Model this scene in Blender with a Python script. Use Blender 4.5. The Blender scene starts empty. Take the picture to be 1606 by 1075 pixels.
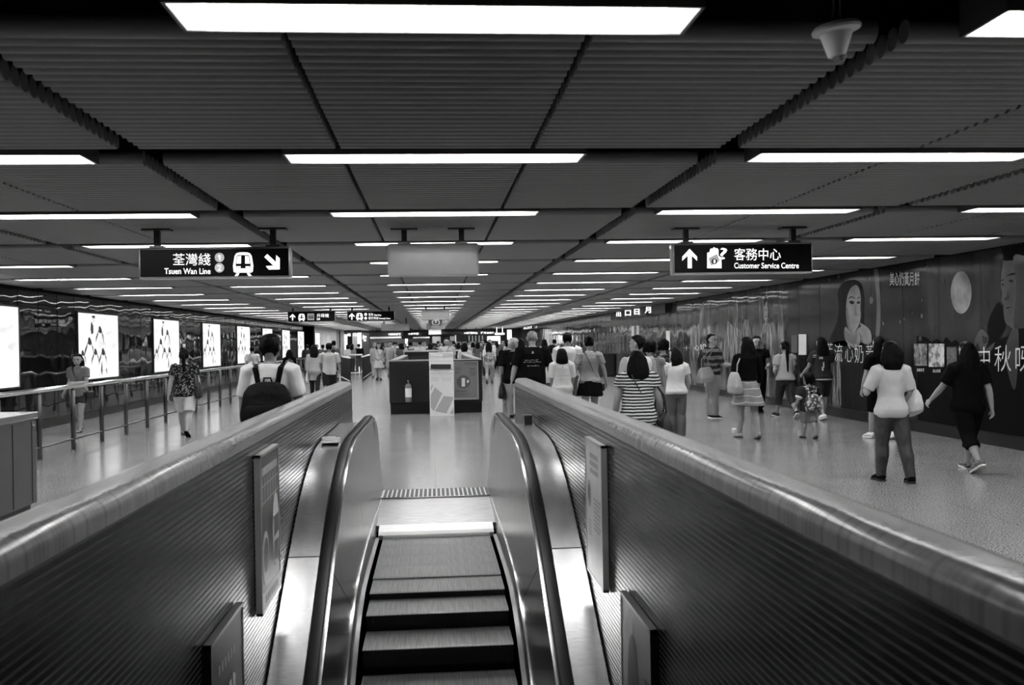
import bpy, bmesh, math, random
from math import sin, cos, pi, radians, sqrt
from mathutils import Vector, Matrix, noise

random.seed(7)
S = bpy.context.scene
COL = S.collection

# ------------------------------------------------------------------ camera, world, exposure
IMG_W, IMG_H, FPX, CAM_H = 1606.0, 1075.0, 1561.4, 1.587
YAW, PITCH, ROLL = .0791, -.0008, .0173
_f = Vector((sin(YAW) * cos(PITCH), cos(YAW) * cos(PITCH), sin(PITCH)))
_r = Vector((cos(YAW), -sin(YAW), 0))
_u = _r.cross(_f)
CR = cos(ROLL) * _r - sin(ROLL) * _u
CU = sin(ROLL) * _r + cos(ROLL) * _u
CF = _f
CAM = Vector((0, 0, CAM_H))
cam_data = bpy.data.cameras.new('camera')
cam_data.sensor_width = 36
cam_data.lens = 35
cam_data.clip_end = 300
cam_data.dof.use_dof = True
cam_data.dof.focus_distance = 14
cam_data.dof.aperture_fstop = 4.5
cam = bpy.data.objects.new('camera', cam_data)
COL.objects.link(cam)
cam.matrix_world = Matrix(((CR.x, CU.x, -CF.x, 0), (CR.y, CU.y, -CF.y, 0), (CR.z, CU.z, -CF.z, CAM_H), (0, 0, 0, 1)))
S.camera = cam
world = bpy.data.worlds.new('world')
S.world = world
world.use_nodes = True
world.node_tree.nodes['Background'].inputs[0].default_value = (.5, .5, .5, 1)
world.node_tree.nodes['Background'].inputs[1].default_value = 0.0
S.view_settings.view_transform = 'Standard'
S.view_settings.look = 'None'
S.view_settings.gamma = 1
S.view_settings.use_curve_mapping = False
S.view_settings.exposure = 1.55
LAMP = 9.0            # what every fluorescent trough gives off
CEIL = 2.787


def ray(px, py):
    return CF * FPX + CR * (px - IMG_W / 2) - CU * (py - IMG_H / 2)


def on_x(px, py, X):
    d = ray(px, py)
    return CAM + d * (X / d.x)


def on_y(px, py, Y):
    d = ray(px, py)
    return CAM + d * (Y / d.y)


def on_z(px, py, Z=0.0):
    d = ray(px, py)
    return CAM + d * ((Z - CAM_H) / d.z)


# ------------------------------------------------------------------ materials
MATS = {}


def mat(name, v, rough=.5, metal=0., spec=.5, emit=0., build=None, coat=0.):
    if name in MATS:
        return MATS[name]
    m = bpy.data.materials.new(name)
    m.use_nodes = True
    nt = m.node_tree
    b = nt.nodes['Principled BSDF']
    b.inputs['Base Color'].default_value = (v, v, v, 1)
    b.inputs['Roughness'].default_value = rough
    b.inputs['Metallic'].default_value = metal
    b.inputs['Specular IOR Level'].default_value = spec
    b.inputs['Coat Weight'].default_value = coat
    if emit:
        b.inputs['Emission Color'].default_value = (1, 1, 1, 1)
        b.inputs['Emission Strength'].default_value = emit
    MATS[name] = m
    if build:
        build(nt, b)
    return m


def N(nt, typ, **kw):
    n = nt.nodes.new(typ)
    for k, v in kw.items():
        if k.startswith('i_'):
            n.inputs[k[2:].replace('_', ' ')].default_value = v
        else:
            setattr(n, k, v)
    return n


def L(nt, a, ao, b, bi):
    nt.links.new(a.outputs[ao], b.inputs[bi])


def coords(nt, kind='Object', scale=(1, 1, 1), rot=(0, 0, 0)):
    t = N(nt, 'ShaderNodeTexCoord')
    mp = N(nt, 'ShaderNodeMapping')
    mp.inputs['Scale'].default_value = scale
    mp.inputs['Rotation'].default_value = rot
    L(nt, t, kind, mp, 'Vector')
    return mp


def ramp(nt, src, out, stops):
    r = N(nt, 'ShaderNodeValToRGB')
    els = r.color_ramp.elements
    while len(els) < len(stops):
        els.new(.5)
    for e, (p, v) in zip(els, stops):
        e.position = p
        e.color = (v, v, v, 1)
    nt.links.new(src.outputs[out], r.inputs['Fac'])
    return r


def bump(nt, b, src, out, strength, dist):
    bp = N(nt, 'ShaderNodeBump')
    bp.inputs['Strength'].default_value = strength
    bp.inputs['Distance'].default_value = dist
    nt.links.new(src.outputs[out], bp.inputs['Height'])
    nt.links.new(bp.outputs['Normal'], b.inputs['Normal'])


def noisy(scale, lo, hi, sc=(1, 1, 1), p0=.3, p1=.7, bstr=0., bdist=.005, detail=4., kind='Object'):
    """noise from lo to hi in the base colour, and bump if asked"""
    def f(nt, b):
        c = coords(nt, kind, sc)
        n = N(nt, 'ShaderNodeTexNoise')
        n.inputs['Scale'].default_value = scale
        n.inputs['Detail'].default_value = detail
        L(nt, c, 'Vector', n, 'Vector')
        r = ramp(nt, n, 'Fac', [(p0, lo), (p1, hi)])
        L(nt, r, 'Color', b, 'Base Color')
        if bstr:
            bump(nt, b, n, 'Fac', bstr, bdist)
    return f


def striped(period, lo, hi, duty=.5, axis='Z'):
    def f(nt, b):
        t = N(nt, 'ShaderNodeTexCoord')
        s = N(nt, 'ShaderNodeSeparateXYZ')
        L(nt, t, 'Object', s, 'Vector')
        n = N(nt, 'ShaderNodeTexNoise')
        n.inputs['Scale'].default_value = 5
        L(nt, t, 'Object', n, 'Vector')
        wob = N(nt, 'ShaderNodeMath', operation='MULTIPLY_ADD')
        L(nt, n, 'Fac', wob, 0)
        wob.inputs[1].default_value = period * .9
        L(nt, s, axis, wob, 2)
        d = N(nt, 'ShaderNodeMath', operation='DIVIDE')
        L(nt, wob, 0, d, 0)
        d.inputs[1].default_value = period
        fr = N(nt, 'ShaderNodeMath', operation='FRACT')
        L(nt, d, 0, fr, 0)
        r = ramp(nt, fr, 0, [(0, lo), (duty, hi)])
        r.color_ramp.interpolation = 'CONSTANT'
        L(nt, r, 'Color', b, 'Base Color')
    return f


def bricks(w, h, mortar, lo, hi, grout, bstr=.6, bdist=.002, kind='UV', offset=0., joint=0.):
    def f(nt, b):
        c = coords(nt, kind)
        k = N(nt, 'ShaderNodeTexBrick')
        k.offset = offset
        k.inputs['Scale'].default_value = 1
        k.inputs['Brick Width'].default_value = w
        k.inputs['Row Height'].default_value = h
        k.inputs['Mortar Size'].default_value = mortar
        k.inputs['Mortar Smooth'].default_value = .1
        k.inputs['Color1'].default_value = (lo, lo, lo, 1)
        k.inputs['Color2'].default_value = (hi, hi, hi, 1)
        k.inputs['Mortar'].default_value = (grout, grout, grout, 1)
        L(nt, c, 'Vector', k, 'Vector')
        if joint:      # rows of small tiles: strong bed joints, faint upright joints
            k.inputs['Brick Width'].default_value = 50
            j = N(nt, 'ShaderNodeTexBrick')
            j.offset = 0
            j.inputs['Scale'].default_value = 1
            j.inputs['Brick Width'].default_value = w
            j.inputs['Row Height'].default_value = 50
            j.inputs['Mortar Size'].default_value = mortar * .6
            for i in ('Color1', 'Color2'):
                j.inputs[i].default_value = (0, 0, 0, 1)
            j.inputs['Mortar'].default_value = (joint, joint, joint, 1)
            L(nt, c, 'Vector', j, 'Vector')
            mx = N(nt, 'ShaderNodeMix', data_type='RGBA', blend_type='ADD')
            mx.inputs['Factor'].default_value = 1
            nt.links.new(k.outputs['Color'], mx.inputs[6])
            nt.links.new(j.outputs['Color'], mx.inputs[7])
            nt.links.new(mx.outputs[2], b.inputs['Base Color'])
        else:
            L(nt, k, 'Color', b, 'Base Color')
        iv = N(nt, 'ShaderNodeMath', operation='SUBTRACT')
        iv.inputs[0].default_value = 1
        L(nt, k, 'Fac', iv, 1)
        bump(nt, b, iv, 0, bstr, bdist)
        rr = ramp(nt, k, 'Fac', [(0, b.inputs['Roughness'].default_value), (1, .6)])
        L(nt, rr, 'Color', b, 'Roughness')
    return f


# ------------------------------------------------------------------ mesh helpers
class MB:
    def __init__(self):
        self.V, self.F, self.UV = [], [], {}

    def add(self, vs, fs):
        o = len(self.V)
        self.V += [Vector(v) for v in vs]
        self.F += [tuple(i + o for i in f) for f in fs]
        return o

    def box(self, a, b, bev=0.):
        (x0, y0, z0), (x1, y1, z1) = a, b
        if bev <= 0:
            self.add([(x0, y0, z0), (x1, y0, z0), (x1, y1, z0), (x0, y1, z0), (x0, y0, z1), (x1, y0, z1), (x1, y1, z1), (x0, y1, z1)],
                     [(0, 3, 2, 1), (4, 5, 6, 7), (0, 1, 5, 4), (1, 2, 6, 5), (2, 3, 7, 6), (3, 0, 4, 7)])
        else:
            bm = bmesh.new()
            bmesh.ops.create_cube(bm, size=1)
            for v in bm.verts:
                v.co = Vector(((x0 + x1) / 2 + v.co.x * (x1 - x0), (y0 + y1) / 2 + v.co.y * (y1 - y0), (z0 + z1) / 2 + v.co.z * (z1 - z0)))
            bmesh.ops.bevel(bm, geom=bm.edges[:], offset=bev, segments=3, profile=.5, affect='EDGES')
            self.bm(bm)
        return self

    def bm(self, bm):
        bm.verts.index_update()
        self.add([v.co.copy() for v in bm.verts], [tuple(v.index for v in f.verts) for f in bm.faces])
        bm.free()

    def loft(self, rings, cap=True, closed=True):
        n = len(rings[0])
        vs = [v for r in rings for v in r]
        fs = []
        for i in range(len(rings) - 1):
            for j in range(n if closed else n - 1):
                k = (j + 1) % n
                fs.append((i * n + j, i * n + k, (i + 1) * n + k, (i + 1) * n + j))
        if cap:
            fs.append(tuple(range(n - 1, -1, -1)))
            fs.append(tuple((len(rings) - 1) * n + j for j in range(n)))
        self.add(vs, fs)
        return self

    def tube(self, pts, rads, n=10, ref=None, caps=True):
        """a tube along pts; a radius is a number or (across, along ref)"""
        pts = [Vector(p) for p in pts]
        if not isinstance(rads, (list, tuple)) or (isinstance(rads, tuple)):
            rads = [rads] * len(pts)
        T = []
        for i in range(len(pts)):
            d = pts[min(i + 1, len(pts) - 1)] - pts[max(i - 1, 0)]
            T.append(d.normalized())
        up = Vector(ref) if ref else (Vector((0, 1, 0)) if abs(T[0].y) < .8 else Vector((1, 0, 0)))
        rings = []

        def ring(c, t, r):
            nonlocal up
            a = up - t * up.dot(t)
            a = a.normalized() if a.length > 1e-5 else t.orthogonal().normalized()
            b = t.cross(a)
            if ref is None:
                up = a
            ra, rb = r if isinstance(r, tuple) else (r, r)
            return [c + b * (ra * cos(2 * pi * k / n)) + a * (rb * sin(2 * pi * k / n)) for k in range(n)]

        def sc(r, k):
            return (r[0] * k, r[1] * k) if isinstance(r, tuple) else r * k

        def mean(r):
            return (r[0] + r[1]) / 2 if isinstance(r, tuple) else r
        if caps:
            rings.append(ring(pts[0] - T[0] * mean(rads[0]) * .55, T[0], sc(rads[0], .55)))
        for p, t, r in zip(pts, T, rads):
            rings.append(ring(p, t, r))
        if caps:
            rings.append(ring(pts[-1] + T[-1] * mean(rads[-1]) * .55, T[-1], sc(rads[-1], .55)))
        return self.loft(rings)

    def ball(self, c, r, n=12, m=8):
        rx, ry, rz = r if isinstance(r, tuple) else (r, r, r)
        rings = []
        for i in range(m + 1):
            a = -pi / 2 + pi * (i + .02) / (m + .04)
            rings.append([(c[0] + rx * cos(a) * cos(2 * pi * k / n), c[1] + ry * cos(a) * sin(2 * pi * k / n), c[2] + rz * sin(a)) for k in range(n)])
        return self.loft(rings)

    def prism(self, poly, d):
        """3D polygon extruded by vector d"""
        n = len(poly)
        P = [Vector(p) for p in poly]
        Q = [p + Vector(d) for p in P]
        self.add(P + Q, [tuple(range(n)), tuple(range(2 * n - 1, n - 1, -1))] + [(i, i + n, (i + 1) % n + n, (i + 1) % n) for i in range(n)])
        return self

    def build(self, name, m, parent=None, smooth=False, world_coords=True, fix=True):
        me = bpy.data.meshes.new(name)
        off = parent.location if (parent is not None and world_coords) else Vector((0, 0, 0))
        if parent is not None and world_coords and parent.parent is not None:
            off = off + parent.parent.location
        me.from_pydata([tuple(v - off) for v in self.V], [], self.F)
        if fix:
            bm = bmesh.new()
            bm.from_mesh(me)
            bmesh.ops.recalc_face_normals(bm, faces=bm.faces[:])
            bm.to_mesh(me)
            bm.free()
        if smooth:
            me.polygons.foreach_set('use_smooth', [True] * len(me.polygons))
        me.materials.append(m)
        return put(name, me, parent)


def put(name, me, parent=None):
    o = bpy.data.objects.new(name, me)
    COL.objects.link(o)
    if parent is not None:
        o.parent = parent
    return o


def sharp(o, deg=35):
    """smooth shading with creases over deg"""
    me = o.data
    bm = bmesh.new()
    bm.from_mesh(me)
    for e in bm.edges:
        e.smooth = len(e.link_faces) == 2 and e.calc_face_angle(0) < radians(deg)
    for f in bm.faces:
        f.smooth = True
    bm.to_mesh(me)
    bm.free()
    return o


def thing(name, loc, label, cat, group=None, rz=0.):
    o = bpy.data.objects.new(name, None)
    o.empty_display_size = .2
    COL.objects.link(o)
    o.location = loc
    o.rotation_euler = (0, 0, rz)
    return tag(o, label, cat, group)


def tag(o, label, cat, group=None):
    o['label'] = label
    o['category'] = cat
    if group:
        o['group'] = group
    return o


def struct(o, label):
    o['kind'] = 'structure'
    o['label'] = label
    o['category'] = 'room'
    return o


TMP = bpy.data.scenes.new('tmp')
BUMPY = {}


def evaluate(o):
    """the mesh an object shows with its modifiers, made in a scratch scene"""
    TMP.collection.objects.link(o)
    with bpy.context.temp_override(scene=TMP, view_layer=TMP.view_layers[0]):
        dg = bpy.context.evaluated_depsgraph_get()
        me = bpy.data.meshes.new_from_object(o.evaluated_get(dg))
    d = o.data
    bpy.data.objects.remove(o)
    (bpy.data.curves if isinstance(d, bpy.types.Curve) else bpy.data.meshes).remove(d)
    return me


def fuse(mb, name, m, parent, vox=.012, it=4, disp=0., dscale=.12, dec=1.):
    """all closed shells of mb grown together into one continuous skin"""
    me = bpy.data.meshes.new('f')
    me.from_pydata([tuple(v) for v in mb.V], [], mb.F)
    o = bpy.data.objects.new('f', me)
    r = o.modifiers.new('r', 'REMESH')
    r.mode = 'VOXEL'
    r.voxel_size = vox
    r.use_smooth_shade = True
    if it:
        s = o.modifiers.new('s', 'SMOOTH')
        s.factor = .5
        s.iterations = it
    if disp:
        t = BUMPY.get(dscale)
        if t is None:
            t = BUMPY[dscale] = bpy.data.textures.new('folds', 'CLOUDS')
            t.noise_scale = dscale
            t.noise_depth = 1
        d = o.modifiers.new('d', 'DISPLACE')
        d.texture = t
        d.texture_coords = 'LOCAL'
        d.strength = disp
        d.mid_level = .5
    if dec < 1:
        k = o.modifiers.new('k', 'DECIMATE')
        k.ratio = dec
    out = evaluate(o)
    out.name = name
    out.polygons.foreach_set('use_smooth', [True] * len(out.polygons))
    out.materials.clear()
    out.materials.append(m)
    return put(name, out, parent)


def lettering(body, rect, m, parent, name='lettering', bold=0., depth=.0015, spacing=1.):
    """text fitted to rect = (lower left corner, right vector, up vector) in world space"""
    p, ex, ey = [Vector(v) for v in rect]
    c = bpy.data.curves.new('t', 'FONT')
    c.body = body
    c.offset = bold
    c.space_character = spacing
    c.resolution_u = 3
    me = evaluate(bpy.data.objects.new('t', c))
    xs = [v.co.x for v in me.vertices]
    ys = [v.co.y for v in me.vertices]
    x0, y0, w, h = min(xs), min(ys), max(max(xs) - min(xs), 1e-6), max(max(ys) - min(ys), 1e-6)
    n = ex.cross(ey).normalized()
    off = Vector((0, 0, 0))
    q = parent
    while q is not None:
        off += q.location
        q = q.parent
    for v in me.vertices:
        v.co = p + ex * ((v.co.x - x0) / w) + ey * ((v.co.y - y0) / h) + n * depth - off
    me.materials.clear()
    me.materials.append(m)
    me.name = name
    return put(name, me, parent)


def spline(pts, k=4):
    n = len(pts)
    out = []
    for i in range(n):
        a, b, c, d = [pts[(i + j) % n] for j in (-1, 0, 1, 2)]
        for q in range(k):
            t = q / k
            out.append(tuple(.5 * (2 * b[m] + (c[m] - a[m]) * t + (2 * a[m] - 5 * b[m] + 4 * c[m] - d[m]) * t * t + (3 * b[m] - a[m] - 3 * c[m] + d[m]) * t ** 3) for m in (0, 1)))
    return out


class Sheet:
    """a flat printed or lit surface; points are read off the photograph and laid on its plane, towards n"""
    def __init__(self, fn, crop, n):
        self.fn, self.crop, self.n = fn, crop, Vector(n)
        self.soft = False

    def pt(self, x, y, lift=0.):
        x0, y0, s = self.crop
        return self.fn(x0 + x / s, y0 + y / s) + self.n * (lift * (.15 if self.soft else 1))

    def poly(self, pts, lift=.002):
        return [self.pt(x, y, lift) for x, y in pts]

    def shape(self, mb, pts, lift=.002, t=.0008):
        if self.soft and len(pts) > 4:
            pts = spline(pts)
        if self.soft:
            t *= .15
        mb.prism(self.poly(pts, lift), self.n * t)

    def disc(self, mb, cx, cy, rx, ry=None, lift=.002, n=28, t=.0008):
        ry = ry or rx
        self.shape(mb, [(cx + rx * cos(2 * pi * k / n), cy + ry * sin(2 * pi * k / n)) for k in range(n)], lift, t)

    def rect(self, mb, x0, y0, x1, y1, lift=.002, t=.0008):
        self.shape(mb, [(x0, y0), (x1, y0), (x1, y1), (x0, y1)], lift, t)

    def text(self, body, x0, y0, x1, y1, m, parent, name='lettering', bold=0., lift=.003, spacing=1.):
        a = self.pt(x0, y1, lift)
        return lettering(body, (a, self.pt(x1, y1, lift) - a, self.pt(x0, y0, lift) - a), m, parent, name, bold, .0005, spacing)


# ------------------------------------------------------------------ palette
M_black = mat('void_black', .002, .9, spec=.1)
M_slat = mat('slat_grey', .20, .45, spec=.35)
M_fix = mat('fixture_grey', .07, .5)
M_white = mat('reflector_white', .85, .5)
M_lamp = mat('lamp_light', .9, .5, emit=LAMP)
M_floor = mat('floor_terrazzo', .4, .2, spec=.62, build=None)
M_chrome = mat('polished_steel', .62, .16, 1.)
M_steel = mat('brushed_steel', .5, .25, 1., build=noisy(18, .40, .58, (1, 1, 30), .3, .7))
M_dsteel = mat('dark_steel', .11, .3, 1.)
M_brush = mat('matt_steel', .42, .27, 1., build=noisy(14, .33, .42, (1, 1, .05)))
M_rubber = mat('black_rubber', .002, .35, spec=.12)
M_signblack = mat('sign_black', .002, .3, spec=.15)
M_signlit = mat('sign_lit_white', .8, .5, emit=.45)
M_signgrey = mat('sign_lit_grey', .4, .5, emit=.1)
M_paper = mat('paper_white', .75, .5)
M_ink = mat('ink_black', .015, .5)
M_grey1 = mat('print_light_grey', .45, .5)
M_grey2 = mat('print_mid_grey', .22, .5)
M_grey3 = mat('print_dark_grey', .06, .45)
M_mosaic = mat('parapet_mosaic', .02, .22, spec=.25, build=bricks(.024, .024, .0028, .0022, .0045, .028, joint=.003))
M_mosaic2 = mat('island_mosaic', .03, .3, spec=.3, build=bricks(.024, .024, .002, .008, .014, .025))
M_mosaiccap_lit = mat('cap_tile_lit', .16, .16, spec=.5, build=bricks(.024, .2, .0016, .12, .18, .1, bstr=.3))  # tiled like the faces; paler base colour paints in the light on top
M_plinth = mat('plinth_black', .004, .35, spec=.3)
M_lampdull = mat('white_plastic', .5, .45)


def _floor(nt, b):
    c = coords(nt, 'Object')
    n = N(nt, 'ShaderNodeTexNoise')
    n.inputs['Scale'].default_value = 75
    n.inputs['Detail'].default_value = 3
    L(nt, c, 'Vector', n, 'Vector')
    r = ramp(nt, n, 'Fac', [(.33, .05), (.5, .22), (.66, .40)])
    k = N(nt, 'ShaderNodeTexBrick')
    k.offset = 0
    k.inputs['Scale'].default_value = 1
    k.inputs['Brick Width'].default_value = 1.2
    k.inputs['Row Height'].default_value = 1.6
    k.inputs['Mortar Size'].default_value = .004
    for i in ('Color1', 'Color2'):
        k.inputs[i].default_value = (1, 1, 1, 1)
    k.inputs['Mortar'].default_value = (.6, .6, .6, 1)
    L(nt, c, 'Vector', k, 'Vector')
    mx = N(nt, 'ShaderNodeMix', data_type='RGBA', blend_type='MULTIPLY')
    mx.inputs['Factor'].default_value = 1
    nt.links.new(r.outputs['Color'], mx.inputs[6])
    nt.links.new(k.outputs['Color'], mx.inputs[7])
    nt.links.new(mx.outputs[2], b.inputs['Base Color'])
    n2 = N(nt, 'ShaderNodeTexNoise')
    n2.inputs['Scale'].default_value = 1.3
    L(nt, c, 'Vector', n2, 'Vector')
    r2 = ramp(nt, n2, 'Fac', [(.3, .17), (.7, .2)])
    L(nt, r2, 'Color', b, 'Roughness')


_floor(M_floor.node_tree, M_floor.node_tree.nodes['Principled BSDF'])


def _panel_wall(lo, hi, streak, wav):
    """glossy enamelled steel panels, each a little buckled"""
    def f(nt, b):
        c = coords(nt, 'Object', (1, 1, streak))
        n = N(nt, 'ShaderNodeTexNoise')
        n.inputs['Scale'].default_value = 5
        n.inputs['Detail'].default_value = 5
        n.inputs['Roughness'].default_value = .65
        L(nt, c, 'Vector', n, 'Vector')
        r = ramp(nt, n, 'Fac', [(.42, lo), (.78, hi)])
        L(nt, r, 'Color', b, 'Base Color')
        c2 = coords(nt, 'Object', (1, 1.1, .9))
        n2 = N(nt, 'ShaderNodeTexNoise')
        n2.inputs['Scale'].default_value = 1.5
        n2.inputs['Detail'].default_value = .6
        L(nt, c2, 'Vector', n2, 'Vector')
        bump(nt, b, n2, 'Fac', 1., wav)
    return f


M_wallL = mat('enamel_black', .004, .035, spec=.5, build=_panel_wall(.002, .004, .2, .012))
M_wallR = mat('enamel_reflection_streaks', .05, .07, spec=.5, build=_panel_wall(.001, .2, .03, .012))  # upright streaks of reflection are painted into the base colour
M_skin = mat('skin', .27, .5, spec=.3)
M_skin2 = mat('skin_tanned', .17, .5, spec=.3)
M_hair = mat('hair_black', .004, .5, spec=.06, build=noisy(60, .002, .007, (1, 1, .12), bstr=.5, bdist=.004))
M_hairg = mat('hair_grey', .3, .6, build=noisy(60, .10, .24, (1, 1, .3), bstr=.5, bdist=.004))

# ================================================================== the hall
XL, XR, Y0, Y1 = -7.85, 7.9, -6.0, 92.0
WX, WY = .89, 10.25          # the escalator well
b = MB()
for x0, x1, y0, y1 in ((XL, -WX, Y0, Y1), (WX, XR, Y0, Y1), (-WX, WX, WY, Y1), (-WX, WX, Y0, -1.6)):
    b.add([(x0, y0, 0), (x1, y0, 0), (x1, y1, 0), (x0, y1, 0)], [(0, 1, 2, 3)])
struct(b.build('floor', M_floor, fix=False), 'speckled polished stone floor of the concourse')
b = MB()
b.box((-1.2, -1.75, -5), (1.2, WY + .3, -4.9))
struct(b.build('floor_well', M_plinth), 'dark bottom of the escalator well')
b = MB().box((XL - .3, Y0, CEIL + .42), (XR + .3, Y1, CEIL + .5))
struct(b.build('ceiling', M_black), 'black void above the slatted ceiling')
b = MB().box((XL - .2, Y0, 0), (XL, 63.5, CEIL + .45))
wl = struct(b.build('wall_left', M_wallL), 'glossy black panelled wall behind the handrail')
b = MB().box((XR, Y0, 0), (XR + .2, Y1, CEIL + .45))
wr = struct(b.build('wall_right', M_wallR), 'glossy dark wall with painted-in reflection streaks, carrying the moon cake advert')
M_farwall = mat('far_wall_grey', .10, .3, build=noisy(.6, .01, .06, (3, 1, 1), .35, .65))
b = MB().box((XL - .2, Y1, 0), (XR + .2, Y1 + .2, CEIL + .5))
struct(b.build('wall_back', M_farwall), 'wall at the far end of the concourse')
b = MB().box((XL - .2, Y0 - .2, -.1), (XR + .2, Y0, CEIL + .5))
struct(b.build('wall_front', mat('near_wall', .02, .5)), 'wall behind the viewer')
for nm, x0, x1, y1 in (('baseboard_left', XL, XL + .025, 63.5), ('baseboard_right', XR - .03, XR, Y1)):
    b = MB()
    b.box((x0, Y0, 0), (x1, y1, .17))
    b.box((x0 - (0 if 'left' in nm else .02), Y0, .165), (x1 + (.02 if 'left' in nm else 0), y1, .185))
    struct(b.build(nm, M_plinth), 'black skirting along the ' + nm[10:] + ' wall')
# dark cove along the head of the left wall, panel seams
b = MB().box((XL, Y0, CEIL - .03), (XL + .1, 63.5, CEIL + .4))
struct(b.build('trim_1', M_black), 'black cove between left wall and ceiling')
b = MB().box((XR - .06, Y0, CEIL - .01), (XR, Y1, CEIL + .4))
struct(b.build('trim_2', M_black), 'black cove between right wall and ceiling')
b = MB()
y = -5.3
while y < 63:
    b.box((XL - .01, y - .006, .18), (XL + .004, y + .006, CEIL))
    y += .995
b.box((XL - .01, Y0, 2.485), (XL + .004, 63.5, 2.5))
struct(b.build('trim_3', M_black), 'thin joints between the left wall panels')
b = MB()
y = -3
while y < 60:
    b.box((XR - .0025, y - .0015, .18), (XR + .01, y + .0015, CEIL))
    y += 1.2
struct(b.build('trim_4', M_black), 'thin joints between the right wall panels')
b = MB()
b.box((XL - .1, 63.4, 0), (XL + .35, 64.1, CEIL))
struct(b.build('trim_5', M_black), 'black pier where the left wall ends')

# slatted ceiling: one row of round slats between two light gaps, repeated
CX = .04
SECT = []
for s in (-1, 1):
    SECT += [(s * 1.915, s * 3.09), (s * 3.11, s * 4.29), (s * 4.41, s * 5.54), (s * 5.56, s * 6.69), (s * 6.71, s * 7.84)]
SECT += [(-1.785, -.617), (-.583, .583), (.617, 1.785)]
ROW0, ROWD = 3.905, 2.77
b = MB()
for k in range(22):
    yc = .055 + k * .1045
    for x0, x1 in SECT:
        x0, x1 = sorted((x0, x1))
        x0 = max(x0 + CX, XL + .1)
        x1 = min(x1 + CX, XR - .06)
        b.tube([(x0, yc, .05), (x1, yc, .05)], .05, n=12, caps=False)
slat_me = None
LAT0, NROW = -3, 31
for r in range(LAT0, NROW):
    if slat_me is None:
        o = sharp(b.build('ceiling_panel', M_slat), 50)
        slat_me = o.data
    else:
        o = put('ceiling_panel', slat_me)
    o.location = (0, ROW0 + r * ROWD, CEIL)
    struct(o, 'rows of round grey ceiling slats')

# fluorescent troughs
ORD = 'first second third fourth fifth sixth seventh eighth ninth tenth eleventh twelfth thirteenth fourteenth fifteenth sixteenth seventeenth eighteenth nineteenth twentieth'.split()


def ordinal(i):
    if i < 20:
        return ORD[i]
    return ('twenty-' if i < 29 else 'thirty-' if i > 29 else '') + ORD[i % 10] if i != 29 else 'thirtieth'


def make_light(label, x, y):
    t = thing('ceiling_light', (x, y, CEIL), label, 'ceiling light', 'fluorescent troughs in the ceiling')
    hx, hy = .955, .168
    b = MB()
    z0, z1 = CEIL - .012, CEIL + .14
    for a, c in (((-hx, -hy), (hx, -hy + .014)), ((-hx, hy - .014), (hx, hy)), ((-hx, -hy), (-hx + .014, hy)), ((hx - .014, -hy), (hx, hy))):
        b.box((x + a[0], y + a[1], z0), (x + c[0], y + c[1], z1))
    b.box((x - hx, y - hy, z1), (x + hx, y + hy, z1 + .01))
    b.build('housing', M_fix, t)
    b = MB()
    for s in (-1, 1):
        b.add([(x + s * (hx - .015), y - hy + .015, z0 + .004), (x + s * (hx - .015), y + hy - .015, z0 + .004),
               (x + s * (hx - .14), y + hy - .015, z1 - .04), (x + s * (hx - .14), y - hy + .015, z1 - .04)], [(0, 1, 2, 3)])
        b.add([(x - hx + .015, y + s * (hy - .015), z0 + .004), (x + hx - .015, y + s * (hy - .015), z0 + .004),
               (x + hx - .14, y + s * (hy - .06), z1 - .04), (x - hx + .14, y + s * (hy - .06), z1 - .04)], [(0, 1, 2, 3)])
    b.build('reflector', M_white, t)
    b = MB()
    b.add([(x - hx + .14, y - hy + .05, z1 - .042), (x + hx - .14, y - hy + .05, z1 - .042), (x + hx - .14, y + hy - .05, z1 - .042), (x - hx + .14, y + hy - .05, z1 - .042)], [(0, 3, 2, 1)])
    b.build('diffuser', M_lamp, t, fix=False)
    b = MB()
    for s in (-1, 1):
        b.tube([(x - hx + .1, y + s * .07, z0 + .06), (x + hx - .1, y + s * .07, z0 + .06)], .013, n=6)
    b.build('tube', M_lamp, t)
    return t


def dup(root, loc, label=None, rz=None):
    r = root.copy()
    COL.objects.link(r)
    r.location = loc
    if rz is not None:
        r.rotation_euler = (0, 0, rz)
    if label:
        r['label'] = label
    for ch in list(root.children):
        c = ch.copy()
        COL.objects.link(c)
        c.parent = r
        for g in ch.children:
            d = g.copy()
            COL.objects.link(d)
            d.parent = c
    return r


LX = [(-6.1, 'outermost left column'), (-3.08, 'inner left column'), (CX, 'centre column'), (3.08, 'inner right column'), (6.1, 'outermost right column')]
proto = None
for r in range(0, NROW):
    for x, cn in LX:
        y = ROW0 - .235 + r * ROWD
        vis = r >= 0 and not (r == 0 and abs(x) > 4)
        if not vis and r < 0 and abs(x) > 4:
            continue
        lab = f'lit fluorescent ceiling trough in the {ordinal(max(r, 0))} row ahead, {cn}' if r >= 0 else f'fluorescent ceiling trough just overhead, {cn}'
        if proto is None:
            proto = make_light(lab, x, y)
        else:
            dup(proto, (x, y, CEIL), lab)

# ================================================================== parapets round the escalator
PE = 10.95


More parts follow.
